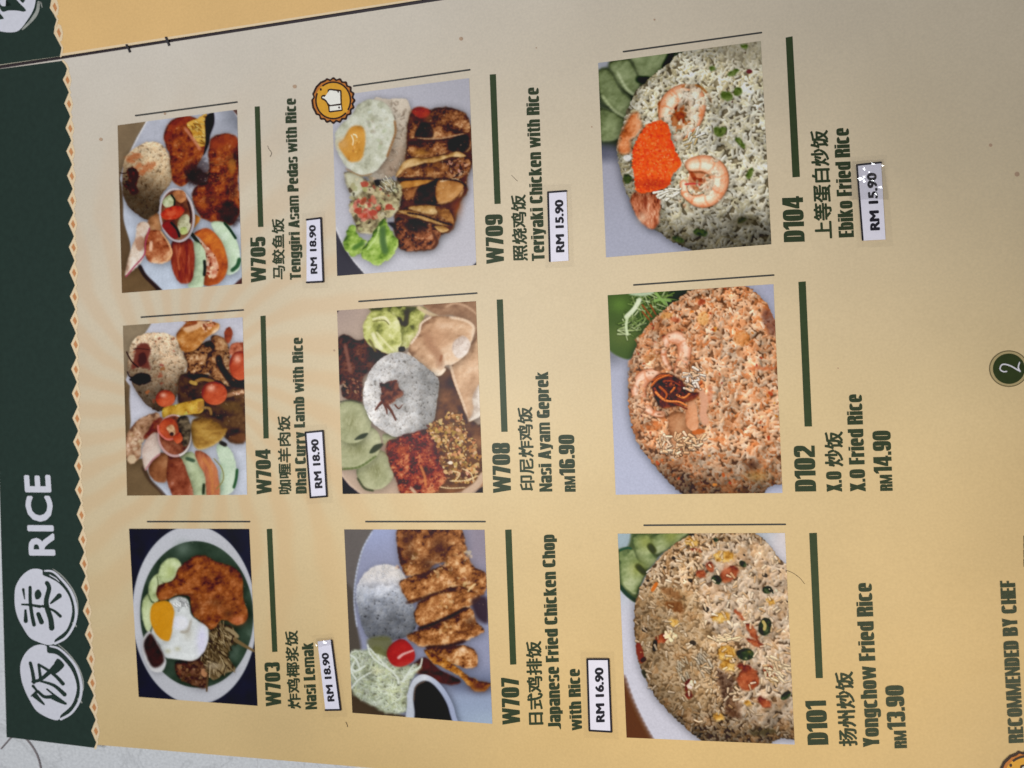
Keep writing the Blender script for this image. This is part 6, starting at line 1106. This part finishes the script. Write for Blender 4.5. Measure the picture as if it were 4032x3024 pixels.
DISHES = [
 dict(pic=pic_tenggiri, k=0.74, q=[(463.5, 493.7), (933.9, 431.8), (953.3, 1117.9), (480.7, 1154)], crop=(440, 420, 2.2111), rule=[(534.6, 455.6), (933.8, 402.2)], tx=(960, 360, 2.1278), bar=[(92, 128), (134, 125), (165, 1135), (120, 1137)],
  lines=[('item_code', (187, 1598), (181, 1217), (-126, 4), 'W705', 'heavy'), ('dish_name', (348, 1575), (340, 1062), (-108, 3), '马鲛鱼饭', 'cjk'), ('dish_name', (480, 1576), (437, 57), (-92, 3), 'Tenggiri Asam Pedas with Rice', 'heavy')],
  slip=([(530, 1072), (652, 1057), (672, 1600), (530, 1607)], 'trb', (622, 1530), (607, 1120), (-57, 2), 'RM 18.90', 'white price slip reading RM 18.90 taped under the Tenggiri Asam Pedas with Rice name'), lab='printed photograph of fish pieces in brown sauce with a rice dome, crackers and sliced tomato'),
 dict(pic=pic_curry, k=0.77, q=[(484.5, 1282.2), (955.9, 1249.2), (973.7, 1947.9), (501, 1951.5)], crop=(460, 1230, 2.2426), rule=[(557, 1249), (958, 1220.6)], tx=(980, 1220, 2.075), bar=[(95, 50), (137, 47), (163, 1050), (120, 1052)],
  lines=[('item_code', (187, 1505), (176, 1135), (-123, 3), 'W704', 'heavy'), ('dish_name', (350, 1505), (340, 862), (-108, 3), '咖喱羊肉饭', 'cjk'), ('dish_name', (473, 1500), (440, 225), (-88, 3), 'Dhal Curry Lamb with Rice', 'heavy')],
  slip=([(465, 997), (610, 983), (643, 1527), (507, 1538)], 'ltrb', (607, 1455), (572, 1053), (-62, 4), 'RM 18.90', 'black-framed white price slip reading RM 18.90 overlapping the Dhal Curry Lamb with Rice name'), lab='printed photograph of lamb curry with cherry tomatoes, potato and a rice dome'),
 dict(pic=pic_lemak, k=0.72, q=[(508.7, 2081.4), (981.8, 2082.3), (1014.4, 2778.8), (546.6, 2744)], crop=(490, 2060, 2.2426), rule=[(582, 2053.7), (983, 2053.7)], tx=(1010, 2060, 2.0222), bar=[(82, 46), (125, 44), (167, 1023), (126, 1026)],
  lines=[('item_code', (198, 1455), (185, 1105), (-122, 4), 'W703', 'heavy'), ('dish_name', (357, 1475), (330, 852), (-106, 4), '炸鸡椰浆饭', 'cjk'), ('dish_name', (483, 1480), (452, 948), (-92, 4), 'Nasi Lemak', 'heavy')],
  slip=([(490, 940), (602, 925), (675, 1488), (553, 1490)], 'rb', (627, 1415), (577, 1027), (-56, 3), 'RM 18.90', 'tilted white price slip reading RM 18.90 with shiny crumpled tape beside Nasi Lemak'), lab='printed photograph of a fried chicken leg with a fried egg on a round plate'),
 dict(pic=pic_teriyaki, k=0.77, q=[(1307.9, 379.5), (1847.6, 307.8), (1875.8, 1043.7), (1328.2, 1086.7)], crop=(1300, 290, 2.0233), rule=[(1392.6, 339), (1850, 275)], tx=(1880, 260, 2.0225), bar=[(98, 68), (147, 65), (185, 1097), (136, 1100)],
  lines=[('item_code', (212, 1572), (200, 1180), (-140, 5), 'W709', 'heavy'), ('dish_name', (403, 1552), (385, 1022), (-122, 4), '照烧鸡饭', 'cjk'), ('dish_name', (536, 1550), (487, 170), (-102, 4), 'Teriyaki Chicken with Rice', 'heavy')],
  slip=([(562, 1003), (710, 992), (727, 1552), (577, 1562)], 'lt', (695, 1485), (685, 1065), (-68, 3), 'RM 15.90', 'flat white price slip reading RM 15.90 taped under the Teriyaki Chicken with Rice name'), lab='printed photograph of sliced glazed chicken with salsa, lettuce and an egg on rice'),
 dict(pic=pic_geprek, k=0.82, q=[(1327.8, 1223), (1874.2, 1185.9), (1902.2, 1940.1), (1349.5, 1944.9)], crop=(1310, 1170, 2.0738), rule=[(1413.9, 1187), (1877.4, 1154.4)], tx=(1900, 1160, 2.0225), bar=[(113, 40), (162, 38), (200, 1092), (150, 1093)],
  lines=[('item_code', (227, 1578), (217, 1180), (-142, 2), 'W708', 'heavy'), ('dish_name', (418, 1562), (397, 893), (-122, 2), '印尼炸鸡饭', 'cjk'), ('dish_name', (556, 1568), (522, 613), (-102, 2), 'Nasi Ayam Geprek', 'heavy'), ('price_lettering', (742, 1570), (738, 1445), (-86, 1), 'RM', 'heavy'), ('+', (738, 1440), (730, 1115), (-126, 1), '16.90', 'heavy')], lab='printed photograph of a white rice dome with crackers, cucumber slices and red chicken'),
 dict(pic=pic_chop, k=0.82, q=[(1355.6, 2084.4), (1908, 2086), (1938.8, 2849.3), (1387.9, 2806.3)], crop=(1340, 2060, 2.0475), rule=[(1441, 2053.7), (1910, 2053.7)], tx=(1940, 2060, 1.93), bar=[(95, 50), (143, 48), (180, 1073), (133, 1075)],
  lines=[('item_code', (209, 1528), (198, 1172), (-134, 3), 'W707', 'heavy'), ('dish_name', (388, 1530), (370, 893), (-120, 3), '日式鸡排饭', 'cjk'), ('dish_name', (520, 1562), (470, 85), (-98, 4), 'Japanese Fried Chicken Chop', 'heavy'), ('+', (680, 1572), (662, 1105), (-92, 4), 'with Rice', 'heavy')],
  slip=([(718, 1025), (883, 1025), (905, 1587), (735, 1577)], 'ltrb', (853, 1508), (842, 1092), (-66, 2), 'RM 16.90', 'white price slip reading RM 16.90 taped under the Japanese Fried Chicken Chop name'), lab='printed photograph of sliced fried chicken cutlet with rice, shredded cabbage and a dark dip'),
 dict(pic=pic_ebiko, k=0.70, q=[(2355.2, 248.5), (2995.5, 161.7), (3037.2, 962), (2386.7, 1013.6)], crop=(2340, 140, 1.843), rule=[(2455, 204), (2997.8, 128.8)], tx=(3040, 120, 1.93), bar=[(103, 55), (155, 45), (211, 1113), (155, 1117)],
  lines=[('item_code', (248, 1605), (233, 1258), (-158, 5), 'D104', 'heavy'), ('dish_name', (465, 1580), (425, 755), (-140, 5), '上等蛋白炒饭', 'cjk'), ('dish_name', (622, 1570), (582, 740), (-115, 5), 'Ebiko Fried Rice', 'heavy')],
  slip=([(640, 1020), (826, 1000), (860, 1590), (685, 1600)], 'lt', (818, 1520), (790, 1082), (-74, 4), 'RM 15.90', 'white price slip reading RM 15.90 under sparkling crumpled tape beside Ebiko Fried Rice'), lab='printed photograph of pale fried rice topped with orange roe and prawns'),
 dict(pic=pic_xo, k=0.78, q=[(2392.8, 1162.6), (3045.3, 1119.1), (3080.9, 1940.8), (2424.6, 1947.7)], crop=(2370, 1100, 1.885), rule=[(2495.7, 1122.3), (3046.4, 1083.3)], tx=(3080, 1080, 1.886), bar=[(120, 57), (174, 53), (221, 1130), (166, 1131)],
  lines=[('item_code', (252, 1612), (240, 1272), (-156, 2), 'D102', 'heavy'), ('dish_name', (445, 1615), (438, 1462), (-114, 3), 'X.O', 'heavy'), ('+', (455, 1428), (450, 1165), (-138, 3), '炒饭', 'cjk'), ('dish_name', (620, 1613), (590, 890), (-115, 3), 'X.O Fried Rice', 'heavy'), ('price_lettering', (820, 1608), (815, 1488), (-92, 2), 'RM', 'heavy'), ('+', (815, 1478), (803, 1160), (-135, 3), '14.90', 'heavy')], lab='printed photograph of reddish fried rice with prawns and fried shallots'),
 dict(pic=pic_yong, k=0.8, q=[(2432.3, 2101.2), (3090.6, 2098.6), (3128.8, 2931.4), (2467.3, 2903.8)], crop=(2410, 2080, 1.8851), rule=[(2536.6, 2068.2), (3092, 2064.6)], tx=(3120, 2080, 1.844), bar=[(122, 35), (177, 33), (221, 1087), (170, 1088)],
  lines=[('item_code', (262, 1570), (243, 1250), (-150, 4), 'D101', 'heavy'), ('dish_name', (475, 1580), (440, 1037), (-136, 5), '扬州炒饭', 'cjk'), ('dish_name', (632, 1585), (575, 395), (-118, 4), 'Yongchow Fried Rice', 'heavy'), ('price_lettering', (832, 1595), (826, 1468), (-90, 3), 'RM', 'heavy'), ('+', (824, 1460), (806, 1138), (-134, 4), '13.90', 'heavy')], lab='printed photograph of mixed fried rice with egg, peas and diced ham'),
]
def clear_tape(name, gloss, rough):
    m = bpy.data.materials.new(name); m.use_nodes = True; nt = m.node_tree; nt.nodes.clear()
    o = nt.nodes.new('ShaderNodeOutputMaterial'); t = nt.nodes.new('ShaderNodeBsdfTransparent'); g = nt.nodes.new('ShaderNodeBsdfGlossy'); g.inputs['Roughness'].default_value = rough
    t.inputs[0].default_value = (.985, .985, .985, 1); mx = nt.nodes.new('ShaderNodeMixShader'); mx.inputs[0].default_value = gloss
    nt.links.new(t.outputs[0], mx.inputs[1]); nt.links.new(g.outputs[0], mx.inputs[2]); nt.links.new(mx.outputs[0], o.inputs[0]); return m
TAPE, CREASE = clear_tape('clear_tape', .03, .12), clear_tape('creased_tape', .13, .05)
def crumple(sh_name, quad, nx, ny, amp, lift, parent, seed):
    """a patch of tape with real creases: a faceted sheet of random heights"""
    r = random.Random(seed); q = np.array(quad, float); V = []
    for j in range(ny+1):
        for i in range(nx+1):
            a, b = (i+(r.random()-.5)*.7*(0 < i < nx))/nx, (j+(r.random()-.5)*.7*(0 < j < ny))/ny
            V.append((q[0]*(1-a)+q[1]*a)*(1-b)+(q[3]*(1-a)+q[2]*a)*b)
    P = place(V, lift); P[:, 2] += np.array([r.random() for _ in P])*amp*.001
    Fc = []
    for j in range(ny):
        for i in range(nx):
            k = j*(nx+1)+i; Fc += [(k, k+nx+1, k+nx+2), (k, k+nx+2, k+1)] if r.random() < .5 else [(k, k+nx+1, k+1), (k+1, k+nx+1, k+nx+2)]
    me = bpy.data.meshes.new(sh_name); me.from_pydata(P.tolist(), [], Fc); me.materials.append(CREASE); me.update(); return link(sh_name, me, parent)
for D in DISHES:
    photo(D['pic'], D['q'], D['crop'], D.get('k', K), D['lab'])
    sh = Sheet(); sh.stroke(D['rule'], 6.5, 6.5, rule_grey, .1); sh.build('rule_line', page)
    cz = zc(*D['tx']); sh = Sheet(); sh.quad(cz(D['bar']), bar_green, .1, 1, 12); sh.build('divider_bar', page)
    sh = None
    for nm, O, E, U, body, kind in D['lines']:
        if nm != '+':
            if sh: sh.build(last, page)
            sh = Sheet(); last = nm
        lettering(sh, D['tx'], O, E, U, body, kind, text_green, .1)
    sh.build(last, page)
for k, D in enumerate(DISHES):
    if 'slip' not in D: continue
    q, sides, O, E, U, body, lab = D['slip']; cz = zc(*D['tx']); qq = np.array(cz(q)); cen = qq.mean(0)
    root = empty('price_slip', lab, 'price slip', tuple(place([cen], .2)[0]), 'taped price slips')
    inv = Matrix.Translation(-root.location)
    parts = []
    sh = Sheet(); sh.quad(qq, slip_white, .40, 3, 8); parts.append(sh.build('paper', None))
    sh = Sheet(); e = {'l': (0, 3), 't': (0, 1), 'r': (1, 2), 'b': (3, 2)}
    for s_ in sides: sh.stroke([qq[e[s_][0]]+(cen-qq[e[s_][0]])*.02, qq[e[s_][1]]+(cen-qq[e[s_][1]])*.02], 7.5, 7.5, black, .44)
    parts.append(sh.build('frame_line', None))
    sh = Sheet(); lettering(sh, D['tx'], O, E, U, body, 'slip', black, .44); parts.append(sh.build('price_lettering', None))
    g = cen+(qq-cen)*np.array([1.55, 1.18]); sh = Sheet(); sh.quad(g, TAPE, .52, 3, 8); parts.append(sh.build('clear_tape', None))
    if k == 6: parts += [crumple('tape_crease', cz([(600, 1000), (840, 985), (880, 1290), (580, 1290)]), 14, 18, .55, .58, None, 5)]
    if k == 2: parts += [crumple('tape_crease', cz([(480, 915), (606, 905), (612, 965), (480, 985)]), 6, 5, .5, .58, None, 8)]
    for p in parts: p.parent = root; p.matrix_parent_inverse = inv

# ---- badges, page number, caption
def badge(cx, cy, rx, ry, name, label):
    sh = Sheet(); n = 80
    def scal(r, d, lift, mat): sh.poly([(cx+rx*(r+d*math.cos(20*a))*math.cos(a), cy+ry*(r+d*math.cos(20*a))*math.sin(a)) for a in (2*math.pi*i/(n*2)+.05 for i in range(n*2))], mat, lift, 200)
    scal(.965, .04, .20, badge_dark); scal(.87, .035, .25, gold_rim); sh.disc((cx, cy), rx*.80, ry*.80, gold, .29, 48)
    for a0, a1 in ((-2.25, .55), (.75, 3.55)): sh.ring((cx, cy), rx*.78, ry*.78, rx*.075, badge_dark, .33, a0, a1)
    sh.disc((cx-rx*.56, cy-ry*.47), rx*.05, ry*.06, badge_dark, .33, 10)
    t = lambda pts: [(cx+(x-855)/652*rx, cy+(y-880)/692*ry) for x, y in pts]
    sh.poly(t([(690, 600), (700, 560), (740, 540), (790, 536), (880, 545), (1070, 568), (1100, 590), (1106, 640), (1112, 980), (1136, 1170), (1120, 1195), (770, 1240), (725, 1225), (705, 1060), (660, 960), (600, 890), (520, 855), (495, 810), (500, 760), (545, 720), (610, 716), (690, 755)]), badge_dark, .37)
    sh.poly(t([(740, 600), (760, 580), (790, 585), (820, 645), (845, 640), (850, 590), (880, 600), (905, 652), (930, 650), (935, 600), (970, 610), (1000, 660), (1020, 655), (1030, 615), (1060, 620), (1075, 975), (862, 1003), (810, 1015), (760, 1010), (720, 970), (650, 870), (600, 830), (540, 810), (535, 785), (560, 772), (610, 780), (700, 835), (738, 850)]), badge_white, .41)
    sh.poly(t([(752, 1062), (1088, 1026), (1104, 1155), (762, 1196)]), badge_white, .41); sh.disc(t([(1035, 1095)])[0], rx*.045, ry*.045, badge_dark, .45, 10)
    return sh.build(name, page, label)
badge(1313.4, 396.7, 87, 92, 'recommendation_badge', 'small gold scalloped badge with a thumbs-up on the teriyaki photograph corner')
badge(4044, 3066, 118, 116, 'recommendation_badge', 'larger gold scalloped badge with a thumbs-up below the recommended by chef line')
sh = Sheet(); lettering(sh, (3820, 2200, 2.0142), (425, 1458), (355, 170), (-120, 5), 'RECOMMENDED BY CHEF', 'heavy', text_green, .1); sh.build('badge_caption', page)
sh = Sheet()
for y0, y1 in ((2112, 2136), (2142, 2160), (2168, 2196), (2204, 2230)): sh.stroke([(4034, y0), (4035, y1)], 9, 9, text_green, .1)
sh.build('caption_line', page)
sh = Sheet(); c0 = (3972, 1451.7); sh.disc(c0, 78, 72, ink('ring_olive', (104, 92, 64)), .1, 48); sh.disc(c0, 74, 68, ink('ring_pale', (168, 152, 112)), .14, 48); sh.disc((3971.5, 1452), 63, 60, ink('disc_green', (44, 56, 26), .12, 500), .18, 48)
sh.stroke(zc(3820, 1320, 6.91)([(985, 985), (890, 990), (805, 920), (850, 810), (960, 795), (1120, 850), (1250, 925), (1350, 980)]), 5, 6, disc_white, .22); sh.stroke(zc(3820, 1320, 6.91)([(1350, 985), (1300, 880), (1335, 740)]), 6, 5, disc_white, .23); sh.build('page_number', page)
# ---- spots on the paper, binding knots, loose hairs and crumbs
spot = ink('coffee_spot', (178, 150, 126), .1)
for x, y, r in ((1161, 341, 8), (1816, 153, 8), (2577, 78, 4), (398, 549, 7), (2112, 189, 3), (3900, 572, 7), (4004, 686, 10), (1316, 1380, 4), (650, 448, 5), (2990, 430, 4), (2330, 500, 3), (3300, 1450, 3)):
    sh = Sheet(); sh.disc((x, y), r, r*.95, spot, .12, 12); sh.build('coffee_spot', page)
def tube(name, pts, r, mat, lift, parent=None, loops=6, z=None):
    P = spline(pts, False, 6); Q = place(P, lift)
    if z is not None: Q[:, 2] = z
    me = bpy.data.meshes.new(name); V = []; Fc = []
    T = np.gradient(Q, axis=0); T /= np.linalg.norm(T, axis=1)[:, None]+1e-12
    for q, t in zip(Q, T):
        a = np.cross(t, [0, 0, 1.]); a /= np.linalg.norm(a)+1e-12; b_ = np.cross(a, t)
        V += [tuple(q+r*(math.cos(h)*a+math.sin(h)*b_)) for h in np.arange(loops)*2*math.pi/loops]
    for i in range(len(Q)-1):
        for k in range(loops): Fc.append((i*loops+k, i*loops+(k+1) % loops, (i+1)*loops+(k+1) % loops, (i+1)*loops+k))
    Fc += [tuple(range(loops))[::-1], tuple(range((len(Q)-1)*loops, len(Q)*loops))]
    me.from_pydata(V, [], Fc); me.materials.append(mat); me.update(); return link(name, me, parent)
thread = ink('binding_thread', (60, 58, 62), .3, 800, coat=0)
tube('binding_thread', [(500, 178), (508, 192), (514, 207)], .0005, thread, .3, menu); tube('binding_thread', [(655, 148), (662, 164), (668, 181)], .0005, thread, .3, menu)
hair = ink('dark_hair', (70, 56, 50), .1, coat=0)
for nm, pts, r, lab in (('loose_hair', [(3092, 2244), (3120, 2255), (3148, 2275), (3168, 2299)], .00006, 'long thin dark hair leaving the right edge of the mixed fried rice photograph'),
    ('loose_hair', [(1054, 574), (1060, 588), (1070, 603), (1064, 618)], .00007, 'short squiggly hair between the green bar and the Tenggiri Asam Pedas name'),
    ('loose_hair', [(2014, 690), (2026, 702), (2038, 714)], .00006, 'short bent hair above the Chinese name of the teriyaki dish'),
    ('loose_hair', [(1362, 2842), (1367, 2852), (1369, 2862)], .0001, 'tiny dark fibre left of the lower corner of the fried chicken chop photograph')):
    o = tube(nm, pts, r, hair, .16); o['label'] = lab; o['category'] = 'hair'; o['group'] = 'loose hairs on the menu page'
o = tube('stray_thread', [(-20, 2960), (2, 2935), (22, 2915), (50, 2908), (78, 2922), (104, 2958), (122, 3000), (132, 3060)], .0003, ink('grey_thread', (132, 124, 126), .1, coat=0), 0, None, 6, TABLE_Z+.0004)
o['label'] = 'grey curved thread on the grey table at the lower left corner of the menu'; o['category'] = 'thread'
